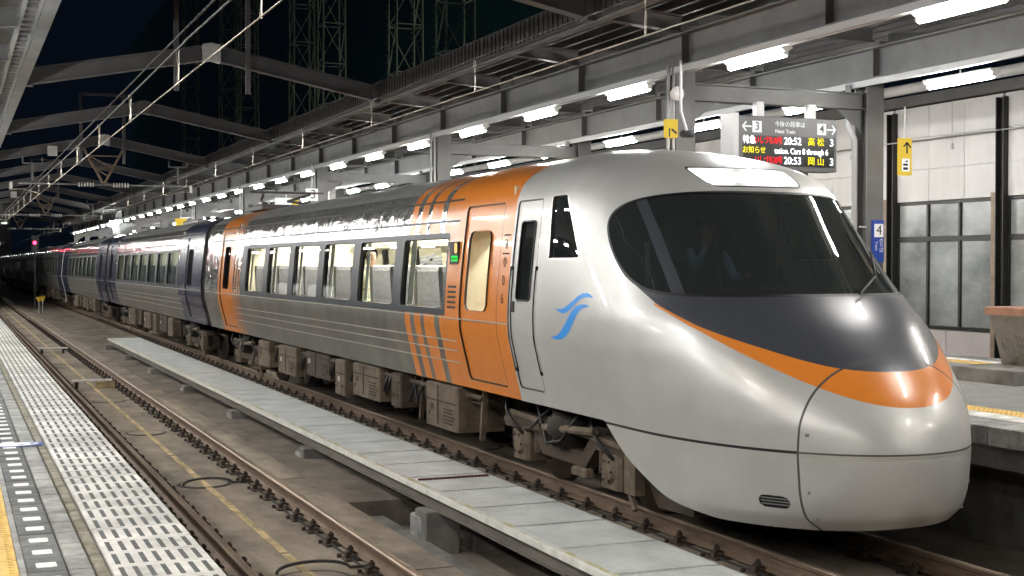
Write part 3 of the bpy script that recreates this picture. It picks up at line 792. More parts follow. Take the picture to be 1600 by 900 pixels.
b = MB(); b.tube([(-.20, -.15, .70), (-.20, -.15, .80), (-.17, -.15, .83)], .022, 8); b.tube([(-.25, -.15, .705), (-.25, -.15, .735)], .04, 8); b.obj('tap', 'mark_white', t, True)

# ------------------------------------------------------------------ tall lattice masts with a net behind the station
def mast(x, y, w, h, lb):
    t = thing('lattice_mast', lb, 'mast', (x, y, -.7), 'lattice masts of the tall net')
    legs = [(-w / 2, -w / 2), (w / 2, -w / 2), (w / 2, w / 2), (-w / 2, w / 2)]
    for a in legs:
        b = MB(); b.tube([(a[0], a[1], 0), (a[0] * .8, a[1] * .8, h)], .075, 6)
        z = 4.
        while z < h: q = 1 - .2 * z / h; b.bar((a[0] * q, a[1] * q, z), (a[0] * q - .22, a[1] * q, z), .025, .025); z += .45
        b.obj('leg', 'mast_green', t)
    b = MB(); z = 3.; k = 0
    while z < h - 3:
        q0, q1 = 1 - .2 * z / h, 1 - .2 * (z + 3.4) / h
        for i in range(4):
            a, c = legs[i], legs[(i + 1) % 4]
            b.bar((a[0] * q0, a[1] * q0, z), (c[0] * q0, c[1] * q0, z), .07, .07)
            if k % 2: a, c = c, a
            b.bar((a[0] * q0, a[1] * q0, z), (c[0] * q1, c[1] * q1, z + 3.4), .06, .06)
        z += 3.4; k += 1
    b.obj('bracing', 'mast_green', t)
for y, lb in ((81.5, 'nearest tall green lattice mast rising behind the canopy roof'), (91.8, 'second tall green lattice mast behind the canopy roof'), (112., 'third tall green lattice mast, dimmer and further back'), (122.5, 'fourth tall green lattice mast, dim and further back'), (147., 'fifth green lattice mast behind the first gantry beam'), (158., 'sixth green lattice mast, farthest and dimmest of the row'), (185., 'seventh green lattice mast, faint beside the gantry post')):
    mast(30., y, 2.1, 46., lb)
b = MB(); b.add([(31.6, 60, 0), (31.6, 260, 0), (31.6, 260, 44), (31.6, 60, 44)], [(0, 1, 2, 3)])
tag(b.obj('safety_net', 'net'), 'faint dark green net hung between the tall lattice masts', 'net')
# floodlight standing on the ground inside the net, below the canopy line of sight
t = thing('floodlight', 'green-white floodlight behind the station lighting the tall net', 'floodlight', (46, 84, -.7))
b = MB(); b.tube([(0, 0, 0), (0, 0, 5.0)], .09, 8); b.obj('post', 'mast_green', t)
b = MB(); b.box(-.4, .4, -.4, .4, 5.0, 5.2); b.obj('lamp_head', 'steel_dark', t)
ld = bpy.data.lights.new('flood', 'POINT'); ld.energy = 18000; ld.color = (.86, 1., .80); ld.shadow_soft_size = .5
lo = bpy.data.objects.new('flood_lamp', ld); COL.objects.link(lo); lo.parent = t; lo.location = (0, 0, 5.9)

# ------------------------------------------------------------------ far end of the station
t = thing('track_signal', 'red railway signal glowing at the far end of the platform', 'signal', (4.62, 86, -.2))
b = MB(); b.tube([(0, 0, 0), (0, 0, 3.9)], .06, 8); b.obj('post', 'steel_dark', t)
b = MB(); b.cbox(-.2, .2, -.05, .10, 3.35, 4.25, .02); b.obj('signal_head', 'cab_dark', t)
b = MB(); b.tube([(0, -.06, 3.80), (0, -.075, 3.80)], .10, 14); b.obj('red_lens', 'signal_red', t)
b = MB(); b.tube([(0, -.05, 3.80), (0, -.20, 3.82)], .13, 14, caps=False); b.obj('hood', 'cab_dark', t)
ld = bpy.data.lights.new('signal', 'POINT'); ld.energy = 12; ld.color = (1., .03, .09); ld.shadow_soft_size = .1
lo = bpy.data.objects.new('signal_glow', ld); COL.objects.link(lo); lo.parent = t; lo.location = (.15, .30, 4.35)
for x, y, lb in ((4.05, 72., 'left of two small yellow track markers on thin posts'), (4.30, 73.2, 'right of two small yellow track markers on thin posts')):
    t = thing('track_marker', lb, 'marker', (x, y, -.21), 'yellow track markers')
    b = MB(); b.tube([(0, 0, 0), (0, 0, .62)], .02, 6); b.obj('post', 'plate_white', t)
    b = MB(); b.prism([(-.15, .86), (.15, .86), (.03, .60), (-.03, .60)], -.012, .012); b.obj('plate', 'yellow_paint', t)
t = thing('platform_lamp', 'bright lamp on a post at the far end of the island canopy', 'lamp', (9.0, 84, PZ))
b = MB(); b.tube([(0, 0, 0), (0, 0, 3.7)], .05, 8); b.obj('post', 'sign_side', t)
b = MB(); b.cbox(-.22, .22, -.1, .1, 3.68, 3.98, .02); b.obj('lamp_head', 'flood_white', t)
# distant building with lit windows at the far left
t = thing('distant_building', 'dark distant building with scattered lit windows at the far left', 'building', (5., 300, -.7))
b = MB(); b.box(-30, 6.5, 0, 14, 0, 15.0); b.obj('wall', 'far_wall', t)
for k in range(26):
    x = R.uniform(-8, 6); z = R.choice([7., 9.2, 11.4, 13.0])
    b = MB(); b.box(x - R.uniform(.3, .9), x + .4, -.05, -.01, z, z + R.uniform(.4, .8)); b.obj('window', 'window_lit' if R.random() < .5 else 'frosted', t)
t = thing('distant_floodlight', 'small white floodlight glowing above the distant building', 'floodlight', (-1., 298, -.7))
b = MB(); b.tube([(0, 0, 0), (0, 0, 15.4)], .12, 8); b.obj('post', 'steel_dark', t)
b = MB(); b.cbox(-.7, .7, -.3, .3, 15.4, 16.6, .05); b.obj('lamp_head', 'flood_white', t)
b = MB()
pts = []
for k in range(60):
    x = -300 + 12 * k; pts.append((x, 8 + 4 * math.sin(k * .35) + 2.5 * math.sin(k * .9)))
v = [(x, 460, -1) for x, z in pts] + [(x, 470, z) for x, z in pts] + [(x, 560, -1) for x, z in pts]; n = len(pts)
f = [(k, k + 1, n + k + 1, n + k) for k in range(n - 1)] + [(n + k, n + k + 1, 2 * n + k + 1, 2 * n + k) for k in range(n - 1)]
b.add(v, f); struct(b.obj('hills', 'hill'))
# ------------------------------------------------------------------ the train: lofted shells cut into panels
XC = TX
def hermite(x, pts):
    a = np.array(pts, float); xs, ys = a[:, 0], a[:, 1]
    d = np.diff(ys) / np.diff(xs); m_ = np.zeros(len(xs)); m_[0] = d[0]; m_[-1] = d[-1]
    for i in range(1, len(xs) - 1): m_[i] = 0 if d[i - 1] * d[i] <= 0 else 2 * d[i - 1] * d[i] / (d[i - 1] + d[i])
    x = np.clip(np.asarray(x, float), xs[0], xs[-1]); i = np.clip(np.searchsorted(xs, x) - 1, 0, len(xs) - 2)
    h = xs[i + 1] - xs[i]; t = (x - xs[i]) / h
    return (2 * t**3 - 3 * t**2 + 1) * ys[i] + (t**3 - 2 * t**2 + t) * h * m_[i] + (-2 * t**3 + 3 * t**2) * ys[i + 1] + (t**3 - t**2) * h * m_[i + 1]
SEC = [(.30, 1.20), (.5, 1.235), (.92, 1.28), (1.15, 1.335), (1.42, 1.40), (1.62, 1.438), (1.80, 1.442), (2.0, 1.432), (2.3, 1.405), (2.7, 1.36), (2.95, 1.322), (3.08, 1.27), (3.18, 1.185), (3.27, 1.04), (3.35, .84), (3.42, .57), (3.465, .28), (3.48, 0.)]
TIP = [(.30, 8.22), (.42, 8.08), (.65, 7.985), (.87, 7.95), (1.05, 7.98), (1.24, 8.08), (1.47, 8.28), (1.75, 8.63), (2.04, 9.06), (2.5, 9.60), (2.96, 10.13), (3.12, 10.42), (3.25, 10.78), (3.35, 11.2), (3.42, 11.65), (3.465, 12.1), (3.48, 12.35)]
LEN = [(.30, 1.95), (.87, 2.15), (1.5, 2.3), (2.0, 2.25), (2.5, 2.0), (2.96, 1.6), (3.2, 1.2), (3.35, .9), (3.42, .6), (3.465, .35), (3.48, .15)]
EXPN = [(.30, 2.3), (.87, 2.1), (1.5, 2.15), (2.0, 2.5), (2.5, 2.6), (3.48, 2.6)]
def hw(z): return hermite(z, SEC)

class Surf:
    def __init__(s, grid):
        """grid: (rows, cols, 3) array of points"""
        r, c, _ = grid.shape
        du = np.gradient(grid, axis=1); dv = np.gradient(grid, axis=0)
        nrm = np.cross(du, dv); nrm /= np.maximum(np.linalg.norm(nrm, axis=2, keepdims=True), 1e-9)
        s.V = grid.reshape(-1, 3).copy(); s.N = nrm.reshape(-1, 3)
        i, j = np.meshgrid(np.arange(r - 1), np.arange(c - 1), indexing='ij'); a = (i * c + j).ravel()
        s.T = np.concatenate([np.stack([a, a + 1, a + c + 1], 1), np.stack([a, a + c + 1, a + c], 1)])
        s.L = np.zeros(len(s.T), int)
        # outward normals
        cen = s.V.mean(0); cen[2] = 1.9
        q = s.V - np.stack([np.full(len(s.V), XC), np.clip(s.V[:, 1], 11.0, None), np.full(len(s.V), 1.9)], 1)
        flip = (s.N * q).sum(1) < 0; s.N[flip] *= -1
    def cut(s, g):
        """split triangles along the zero line of g(points); afterwards none straddles it"""
        gv = g(s.V); gv = np.where(np.abs(gv) < 1e-5, 1e-5, gv)
        sg = gv[s.T] > 0; k = sg.sum(1); cross = np.where((k == 1) | (k == 2))[0]
        if not len(cross): return
        edges = {}; nv, nn, nt, nl = [], [], [], []; base = len(s.V)
        def mid(a, b):
            key = (a, b) if a < b else (b, a)
            if key not in edges:
                t = gv[key[0]] / (gv[key[0]] - gv[key[1]])
                nv.append(s.V[key[0]] * (1 - t) + s.V[key[1]] * t); m_ = s.N[key[0]] * (1 - t) + s.N[key[1]] * t
                nn.append(m_ / max(np.linalg.norm(m_), 1e-9)); edges[key] = base + len(nv) - 1
            return edges[key]
        for ti in cross:
            t = s.T[ti]; sgn = sg[ti]
            lone = int(np.where(sgn == (k[ti] == 1))[0][0])
            a, b, c = int(t[lone]), int(t[(lone + 1) % 3]), int(t[(lone + 2) % 3])
            ab, ac = mid(a, b), mid(a, c)
            nt += [(a, ab, ac), (ab, b, c), (ab, c, ac)]; nl += [s.L[ti]] * 3
        keep = np.ones(len(s.T), bool); keep[cross] = False
        s.V = np.vstack([s.V, nv]); s.N = np.vstack([s.N, nn])
        s.T = np.vstack([s.T[keep], np.array(nt)]); s.L = np.concatenate([s.L[keep], np.array(nl)])
    def cen(s): return s.V[s.T].mean(1)
    def paint(s, g, label, where=None):
        """cut along g and give the inside (g<0) a label; where: labels it may replace"""
        for q in getattr(g, 'parts', [g]): s.cut(q)
        ins = g(s.cen()) < 0
        if where is not None: ins &= np.isin(s.L, where)
        s.L[ins] = label
    def part(s, labels, name, mats, parent=None, off=0., drop=None, matmap=None):
        sel = np.isin(s.L, labels); T = s.T[sel]; L = s.L[sel]
        if drop is not None:
            kp = ~drop(s.V[T].mean(1)); T = T[kp]; L = L[kp]
        if not len(T): return None
        u, inv = np.unique(T, return_inverse=True); T2 = inv.reshape(-1, 3)
        V = s.V[u] + s.N[u] * off; N = s.N[u]
        # face winding along the normal
        fn = np.cross(V[T2[:, 1]] - V[T2[:, 0]], V[T2[:, 2]] - V[T2[:, 0]]); fl = (fn * N[T2].mean(1)).sum(1) < 0
        T2[fl] = T2[fl][:, ::-1]
        me = bpy.data.meshes.new(name); me.from_pydata(V.tolist(), [], T2.tolist())
        for k in mats: me.materials.append(MATS[k])
        if matmap: me.polygons.foreach_set('material_index', [matmap[int(q)] for q in L])
        me.polygons.foreach_set('use_smooth', [True] * len(T2))
        me.normals_split_custom_set_from_vertices(N.tolist()); me.update()
        return link(name, me, parent)
    def pieces(s, labels):
        """split the triangles of these labels into connected pieces"""
        ids = np.where(np.isin(s.L, labels))[0]
        if not len(ids): return []
        T = s.T[ids]; lab = np.arange(len(s.V))
        while True:
            m_ = lab[T].min(1); new = lab.copy()
            for c in range(3): np.minimum.at(new, T[:, c], m_)
            new = new[new]
            if (new == lab).all(): break
            lab = new
        root = lab[T[:, 0]]
        return [ids[root == r] for r in np.unique(root)]
    def each(s, labels, name, mats, parent=None, off=0., rimname=None, rimmat=None, depth=.04):
        """one object for each connected piece, with its reveal as a child"""
        out = []; keepL = s.L
        for ids in s.pieces(labels):
            s.L = np.full(len(keepL), -1); s.L[ids] = 1
            c = s.V[s.T[ids]].mean((0, 1))
            pa = parent
            if isinstance(parent, list): pa = min(parent, key=lambda q: np.linalg.norm(q[1] - c))[0]
            o = s.part([1], name, mats, pa, off)
            if rimname: s.rim([1], rimname, rimmat, o, depth)
            out.append((o, c))
        s.L = keepL; return out
    def rim(s, labels, name, matn, parent, depth):
        """inward reveal along the outline of a region"""
        sel = np.isin(s.L, labels); T = s.T[sel]
        e = np.vstack([T[:, [0, 1]], T[:, [1, 2]], T[:, [2, 0]]]); es = np.sort(e, 1)
        u, inv, cnt = np.unique(es, axis=0, return_inverse=True, return_counts=True)
        bd = e[cnt[inv.ravel()] == 1]
        vs = []; fs = []
        for a, b in bd:
            o = len(vs); vs += [s.V[a], s.V[b], s.V[b] - s.N[b] * depth, s.V[a] - s.N[a] * depth]; fs.append((o, o + 1, o + 2, o + 3))
        m_ = MB(); m_.add(vs, fs); return m_.obj(name, matn, parent)
def sdpoly(pts, r=0.):
    """signed distance to a polygon in the side view (y, z); r rounds it outwards"""
    P = np.array(pts, float)
    def g(V):
        p = V[:, 1:3]; d = np.full(len(p), 1e9); ins = np.zeros(len(p), bool)
        for i in range(len(P)):
            a, b = P[i], P[(i + 1) % len(P)]; e = b - a; w = p - a
            t = np.clip((w @ e) / (e @ e), 0, 1); d = np.minimum(d, np.hypot(*(w - t[:, None] * e).T))
            c = ((a[1] > p[:, 1]) != (b[1] > p[:, 1])); xx = a[0] + (p[:, 1] - a[1]) / (b[1] - a[1] if b[1] != a[1] else 1e-9) * e[0]
            ins ^= c & (p[:, 0] < xx)
        return np.where(ins, -d, d) - r
    return g
def spline(pts, n=6, closed=True):
    """smooth closed outline through the points"""
    out = []; N_ = len(pts)
    for i in range(N_):
        a, b, c, d = (np.array(pts[(i + k) % N_], float) for k in (-1, 0, 1, 2))
        for k in range(n):
            t = k / n; out.append(tuple(.5 * (2 * b + (c - a) * t + (2 * a - 5 * b + 4 * c - d) * t * t + (3 * b - a - 3 * c + d) * t**3)))
    return out
def rrect(y0, y1, z0, z1, r):
    cy, cz, hy, hz = (y0 + y1) / 2, (z0 + z1) / 2, (y1 - y0) / 2 - r, (z1 - z0) / 2 - r
    def g(V):
        qy = np.abs(V[:, 1] - cy) - hy; qz = np.abs(V[:, 2] - cz) - hz
        return np.hypot(np.maximum(qy, 0), np.maximum(qz, 0)) + np.minimum(np.maximum(qy, qz), 0) - r
    return g
def grow(g, d): return lambda V: g(V) - d
def slab_g(ax, a, b):
    g = lambda V: np.maximum(a - V[:, ax], V[:, ax] - b)
    g.parts = [lambda V: a - V[:, ax], lambda V: V[:, ax] - b]; return g
def both(*gs):
    g = lambda V: np.max([q(V) for q in gs], axis=0)
    g.parts = sum([getattr(q, 'parts', [q]) for q in gs], []); return g

# ---- shell of the nose
YB = 12.56
zrows = np.unique(np.concatenate([np.linspace(.30, 3.05, 104), np.linspace(3.05, 3.42, 30), np.linspace(3.42, 3.48, 12)]))
NP_, NS = 64, 34
def nose_grid():
    rows = []
    for z in zrows:
        Wd, Yt, a, n = (float(hermite(z, q)) for q in (SEC, TIP, LEN, EXPN))
        ph = np.linspace(0, math.pi / 2, NP_)
        x = Wd * np.sin(ph)**(2 / n); y = Yt + a * (1 - np.cos(ph)**(2 / n))
        # even out the spacing
        l = np.concatenate([[0], np.cumsum(np.hypot(np.diff(x), np.diff(y)))]); q = np.linspace(0, l[-1], NP_)
        phs = np.interp(q, l, ph)
        x = Wd * np.sin(phs)**(2 / n); y = Yt + a * (1 - np.cos(phs)**(2 / n))
        ys = np.linspace(Yt + a, YB, NS + 1)[1:]
        X = np.concatenate([x, np.full(NS, Wd)]); Y = np.concatenate([y, ys])
        rows.append(np.stack([np.concatenate([XC + X[::-1], XC - X[1:]]), np.concatenate([Y[::-1], Y[1:]]), np.full(2 * len(X) - 1, z)], 1))
    return np.array(rows)
nose = Surf(nose_grid())
SIL, HOOD, ORG, GLS, LMP, CWIN, CDOOR, DWIN, SEAL, SEAM, PIL, GONE, EMB, LIP, REC, VNT = range(16)
low = slab_g(2, -1, .915)
nose.paint(low, 20)
sk = [(.30, 9.10), (.33, 9.36), (.37, 9.63), (.49, 9.96), (.65, 10.33), (.92, 10.70)]
nose.paint(both(low, lambda V: -(V[:, 1] - hermite(V[:, 2], sk))), GONE, [20])
nose.L[nose.L == 20] = SIL
nose.paint(sdpoly([(7, 1.472), (8.29, 1.482), (8.44, 1.52), (8.82, 1.645), (9.33, 1.80), (9.81, 1.97), (10.30, 2.22), (9.7, 2.2), (7, 2.2)]), HOOD, [SIL])
nose.paint(sdpoly([(7, 1.215), (8.07, 1.228), (8.34, 1.35), (8.73, 1.52), (9.30, 1.76), (9.83, 1.965), (9.81, 1.97), (9.33, 1.80), (8.82, 1.645), (8.44, 1.52), (8.29, 1.482), (7, 1.472)]), ORG, [SIL])
ws = sdpoly(spline([(7, 2.06), (8, 2.06), (9, 2.058), (9.65, 2.06), (10.0, 2.105), (10.28, 2.235), (10.50, 2.43), (10.64, 2.63), (10.625, 2.76), (10.48, 2.85), (10.25, 2.905), (10.0, 2.928), (9.5, 2.93), (8, 2.93), (7, 2.93)]), .02)
nose.paint(ws, SEAL)
nose.paint(grow(ws, -.022), GLS)
nose.paint(sdpoly([(10.56, 2.95), (10.47, 2.95), (9.56, 2.0), (9.67, 2.0)]), PIL, [GLS])
def lampg(V):
    x = np.abs(V[:, 0] - XC); z = V[:, 2]
    r = .05; cz = 3.082; hz = .088 - r; hx = .50 - (z - cz) * -.35 - r
    qx, qz = x - hx, np.abs(z - cz) - hz
    return np.where(V[:, 1] > 11.5, 1., np.hypot(np.maximum(qx, 0), np.maximum(qz, 0)) + np.minimum(np.maximum(qx, qz), 0) - r)
nose.paint(grow(lampg, .014), SEAL, [SIL]); nose.paint(lampg, LMP)
cw = sdpoly([(11.66, 2.93), (11.40, 2.93), (11.03, 2.38), (11.60, 2.38)], .02)
nose.paint(grow(cw, .022), LIP, [SIL]); nose.paint(cw, CWIN)
cd = rrect(11.90, 12.50, 1.06, 2.93, .03)
nose.paint(grow(cd, .012), SEAM, [SIL]); nose.paint(cd, CDOOR)
dw = rrect(12.03, 12.36, 1.95, 2.72, .04)
nose.paint(grow(dw, .015), SEAL, [CDOOR]); nose.paint(dw, DWIN, [CDOOR, SEAL])
for y in (11.885, 12.515):
    nose.paint(both(slab_g(1, y - .035, y + .035), slab_g(2, 1.22, 2.28)), REC, [SIL, SEAM, CDOOR])
hz = both(slab_g(2, .886, .908), lambda V: V[:, 1] - 10.7)
nose.paint(both(hz, lambda V: 8.40 - V[:, 1]), SEAL, [SIL])
nose.paint(both(slab_g(2, .890, .904), lambda V: V[:, 1] - 8.40), SEAM, [SIL])
nose.paint(both(slab_g(2, .862, .889), lambda V: V[:, 1] - 8.40), LIP, [SIL])  # bright line painted under the front seam as the lip's highlight
nose.paint(both(slab_g(1, 8.394, 8.408)), SEAM, [SIL, LIP, ORG, HOOD, SEAL])
vt = rrect(8.47, 8.69, .462, .556, .045); nose.paint(vt, VNT, [SIL])
# wave emblem on the flank
def flip_emb(pts): return sdpoly(pts)
e1 = sdpoly([(11.40, 1.895), (11.30, 1.885), (11.20, 1.898), (11.12, 1.925), (11.03, 1.965), (10.93, 2.01), (10.84, 2.04), (10.76, 2.045), (10.69, 2.03), (10.63, 2.00), (10.72, 2.01), (10.80, 2.005), (10.87, 1.985), (10.95, 1.945), (11.03, 1.90), (11.11, 1.865), (11.20, 1.848), (11.29, 1.856)])
e2 = sdpoly([(11.50, 1.622), (11.41, 1.628), (11.33, 1.645), (11.24, 1.695), (11.16, 1.755), (11.09, 1.82), (11.02, 1.88), (10.93, 1.925), (10.84, 1.942), (10.76, 1.942), (10.68, 1.925), (10.78, 1.915), (10.85, 1.893), (10.92, 1.84), (10.99, 1.77), (11.06, 1.70), (11.14, 1.645), (11.23, 1.612), (11.33, 1.60), (11.42, 1.605)])

lead = thing('train_car', 'orange and silver leading car of the express train with a streamlined nose', 'train car', (XC, 8.0, 0), 'cars of the train')
lead.location = (0, 0, 0)
nose.part([SIL, HOOD, ORG, SEAL, SEAM, LIP], 'nose_shell', ['nose_silver', 'hood_grey', 'orange_paint', 'seal_black', 'steel_dark', 'line_silver'], lead, matmap={SIL: 0, HOOD: 1, ORG: 2, SEAL: 3, SEAM: 4, LIP: 5})
nose.part([GLS], 'windshield', ['front_glass'], lead, -.006)
nose.each([PIL], 'windshield_pillar', ['band_grey'], lead, -.004)
for s in (-1, 1):                      # finely meshed decals lying on the flank
    zz, yy = np.meshgrid(np.linspace(1.57, 2.08, 60), np.linspace(10.58, 11.55, 110), indexing='ij')
    Wd, Yt, a, n = (hermite(zz, q) for q in (SEC, TIP, LEN, EXPN))
    xx = Wd * (1 - np.clip((Yt + a - yy) / a, 0, 1)**n)**(1 / n)
    em = Surf(np.stack([XC + s * xx, yy, zz], -1)); em.paint(e1, 1); em.paint(e2, 2)
    em.each([1, 2], 'wave_emblem', ['emblem_blue'], lead, .003)
nose.each([CWIN], 'cab_window', ['dark_glass'], lead, -.02, 'window_reveal', 'seal_black', .04)
drs = nose.each([CDOOR], 'cab_door', ['nose_silver'], lead, -.012, 'door_reveal', 'seal_black', .03)
nose.each([DWIN], 'door_window', ['dark_glass'], drs, -.03)
nose.each([REC], 'handrail_recess', ['roof_grey'], lead, -.045, 'recess_side', 'steel_dark', .046)
for s in (-1, 1):
    for y in (11.885, 12.515):
        b = MB(); b.tube([(XC + s * (float(hw(z)) - .012), y, z) for z in np.linspace(1.26, 2.24, 9)], .012, 6); b.obj('handrail', 'nose_silver', lead, True)
    b = MB(); b.box(XC + s * 1.418 - .02, XC + s * 1.418 + .02, 12.40, 12.47, 1.82, 1.93); b.obj('door_handle', 'seal_black', min(drs, key=lambda q: abs(q[1][0] - XC - s * 1.4))[0])
vts = nose.each([VNT], 'skirt_vent', ['seal_black'], lead, -.03, 'vent_rim', 'seal_black', .03)
# horizontal bars of the skirt vent
zc = [.486, .509, .532]
for z in zc:
    Wd, Yt, a, n = (float(hermite(z, q)) for q in (SEC, TIP, LEN, EXPN))
    ys = np.linspace(8.475, 8.685, 7); xx = Wd * (1 - np.clip(1 - (ys - Yt) / a, 0, 1)**n)**(1 / n)
    for s in (-1, 1):
        b = MB(); b.tube([(XC + s * (x - .014), y, z) for x, y in zip(xx, ys)], .005, 5); b.obj('vent_bar', 'roof_grey', min(vts, key=lambda q: abs(q[1][0] - XC - s))[0])
# head lamps behind a clear cover
lc = nose.part([LMP], 'headlamp_cover', ['lamp_glass'], lead, -.004)
nose.part([LMP], 'headlamp_back', ['batten_white'], lead, -.11); nose.rim([LMP], 'headlamp_housing', 'batten_white', lead, .11)
for dx in (-.265, .265):
    b = MB(); n = 28; vs = [(XC + dx, 10.545, 3.085)]
    for q, dy in ((.5, -.012), (1., -.045)):
        for k in range(n): a = 2 * math.pi * k / n; vs.append((XC + dx + .235 * q * math.cos(a), 10.545 + dy, 3.082 + .070 * q * math.sin(a)))
    fs = [(0, 1 + k, 1 + (k + 1) % n) for k in range(n)] + [(1 + k, 1 + n + k, 1 + n + (k + 1) % n, 1 + (k + 1) % n) for k in range(n)]
    b.add(vs, fs); b.obj('headlamp', 'head_lamp', lead, True)
# wipers
for s in (1,):
    b = MB(); b.tube([(XC + s * .22, 9.03, 2.06), (XC + s * .52, 9.22, 2.20), (XC + s * .66, 9.47, 2.41)], .012, 6)
    b.tube([(XC + s * .62, 9.30, 2.21), (XC + s * .70, 9.78, 2.63)], .014, 6); b.obj('wiper', 'seal_black', lead)
# coupler cover nubs on the seam
for z, x in ((1.03, .755), (.60, .735), (.40, .67)):
    for s in (-1, 1):
        b = MB(); b.cbox(XC + s * (x + .001) - .02, XC + s * (x + .001) + .02, 8.34, 8.392, z - .012, z + .012, .004); b.obj('hinge', 'roof_grey', lead)

# ---- straight bodies
def body_grid(y0, y1, step=.06):
    zr = np.unique(np.concatenate([np.linspace(.92, 3.0, 40), np.linspace(3.0, 3.42, 16), np.linspace(3.42, 3.48, 8)]))
    ys = np.linspace(y0, y1, int((y1 - y0) / step) + 1)
    Wd = hermite(zr, SEC)
    out = []
    for s in (1, -1):
        Z, Y = np.meshgrid(zr, ys, indexing='ij'); X = np.broadcast_to((XC + s * Wd)[:, None], Z.shape)
        g_ = np.stack([X, Y, Z], -1); out.append(g_)
    return np.concatenate([out[0], out[1][::-1][1:]], 0)
B_SS, B_OR, B_NV, B_BAND, B_WIN, B_DOOR, B_DWIN, B_ROOF, B_GAP, B_VENT, B_GRV, B_LOW = range(12)
def paint_body(sf, colour, solid, stripes, band, wins, doors, vents, groove_y):
    c = B_OR if colour == 'orange' else B_NV
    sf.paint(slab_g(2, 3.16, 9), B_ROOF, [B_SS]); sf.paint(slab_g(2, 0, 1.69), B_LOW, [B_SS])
    for a, b_ in solid + stripes: sf.paint(slab_g(1, a, b_), c, [B_SS, B_ROOF, B_LOW])
    sf.paint(rrect(band[0], band[1], 1.715, 2.66, .04), B_BAND, [B_SS, c])
    for a, b_ in wins: sf.paint(rrect(a - .02, b_ + .04, 1.79, 2.60, .06), B_WIN, [B_BAND])
    for z in (2.79, 3.03): sf.paint(both(slab_g(2, z - .012, z + .012), slab_g(1, *groove_y)), B_GRV, [B_SS, c])
    for (a, b_, wa, wb) in doors:
        d = rrect(a, b_, 1.03, 2.93, .04); sf.paint(grow(d, .011), B_GAP, [B_SS, c, B_LOW]); sf.paint(d, B_DOOR, [B_SS, c, B_GAP, B_LOW])
        sf.paint(rrect(wa, wb, 1.80, 2.66, .09), B_DWIN, [B_DOOR])
    for a, b_ in vents:
        pass
def trims(t, y0, y1, ya, yb):
    """bright beads along the flank: sill line full length, three lower lines"""
    for s in (-1, 1):
        for z, a, b_ in ((1.695, y0, y1), (1.44, ya, yb), (1.325, ya, yb), (1.19, ya, yb)):
            m_ = MB(); q = float(hw(z))
            m_.prism([(XC + s * (q - .004), z - .008), (XC + s * (q + .007), z - .005), (XC + s * (q + .007), z + .005), (XC + s * (q - .004), z + .008)], a, b_)
            m_.obj('trim_line', 'line_silver', t)
def finish_body(sf, t, colour, wins, lit, glassname, ya, yb, vents):
    dark = colour + '_paint'
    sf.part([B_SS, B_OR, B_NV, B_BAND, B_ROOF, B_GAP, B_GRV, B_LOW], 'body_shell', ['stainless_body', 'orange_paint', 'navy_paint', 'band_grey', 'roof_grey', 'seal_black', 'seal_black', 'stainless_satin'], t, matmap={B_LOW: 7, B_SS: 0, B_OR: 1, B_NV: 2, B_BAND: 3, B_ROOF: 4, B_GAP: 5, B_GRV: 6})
    sf.each([B_WIN], 'window', [glassname], t, -.012, 'window_reveal', 'seal_black', .05)
    d = sf.each([B_DOOR], 'door', [dark], t, -.02, 'door_reveal', 'seal_black', .03)
    sf.each([B_DWIN], 'door_window', [glassname], d, -.035)
    for a, b_ in vents:
        for s in (-1, 1):
            for k in range(5):
                z = 1.80 + .058 * k; q = float(hw(z + .016))
                m_ = MB(); m_.prism([(XC + s * (q - .012), z), (XC + s * (q + .003), z + .004), (XC + s * (q + .003), z + .028), (XC + s * (q - .012), z + .034)], a, b_); m_.obj('vent_slot', 'seal_black', t)
    if lit:
        sel = lambda C: (C[:, 2] > 3.0) | (C[:, 2] < 1.25) | (C[:, 1] < ya) | (C[:, 1] > yb)
        sf.part([B_SS, B_OR, B_NV, B_BAND, B_GRV, B_LOW], 'interior_lining', ['cream'], t, -.075, drop=sel)
    m_ = MB(); m_.box(XC - 1.2, XC + 1.2, sf.V[:, 1].min() + .05, sf.V[:, 1].max() - .05, .90, .94); m_.obj('underframe', 'under_dark', t)

# seats, two abreast
def seat_meshes():
    c = MB(); c.cbox(-.48, .48, -.24, .24, .30, .44, .04)
    k = MB()
    for x in (-.24, .24): k.prism([(.20, .40), (.27, .42), (.40, 1.02), (.36, 1.08), (.28, 1.08), (.22, 1.02)], x - .215, x + .215, axis='x')
    h = MB()
    for x in (-.24, .24): h.prism([(.262, .80), (.275, 1.09), (.37, 1.092), (.412, 1.05), (.375, .86), (.36, .86), (.385, 1.04), (.36, 1.075), (.29, 1.075), (.276, .80)], x - .19, x + .19, axis='x')
    a = MB()
    for x in (-.5, 0, .5): a.cbox(x - .03, x + .03, -.2, .26, .32, .60, .01)
    l = MB()
    for x in (-.3, .3): l.box(x - .04, x + .04, -.15, .15, 0, .31)
    return c.mesh('cushion', 'seat_blue'), k.mesh('backrest', 'seat_blue'), h.mesh('headrest_cover', 'cover_white'), a.mesh('armrest', 'seat_brown'), l.mesh('seat_base', 'seat_brown')
SEATS = seat_meshes()
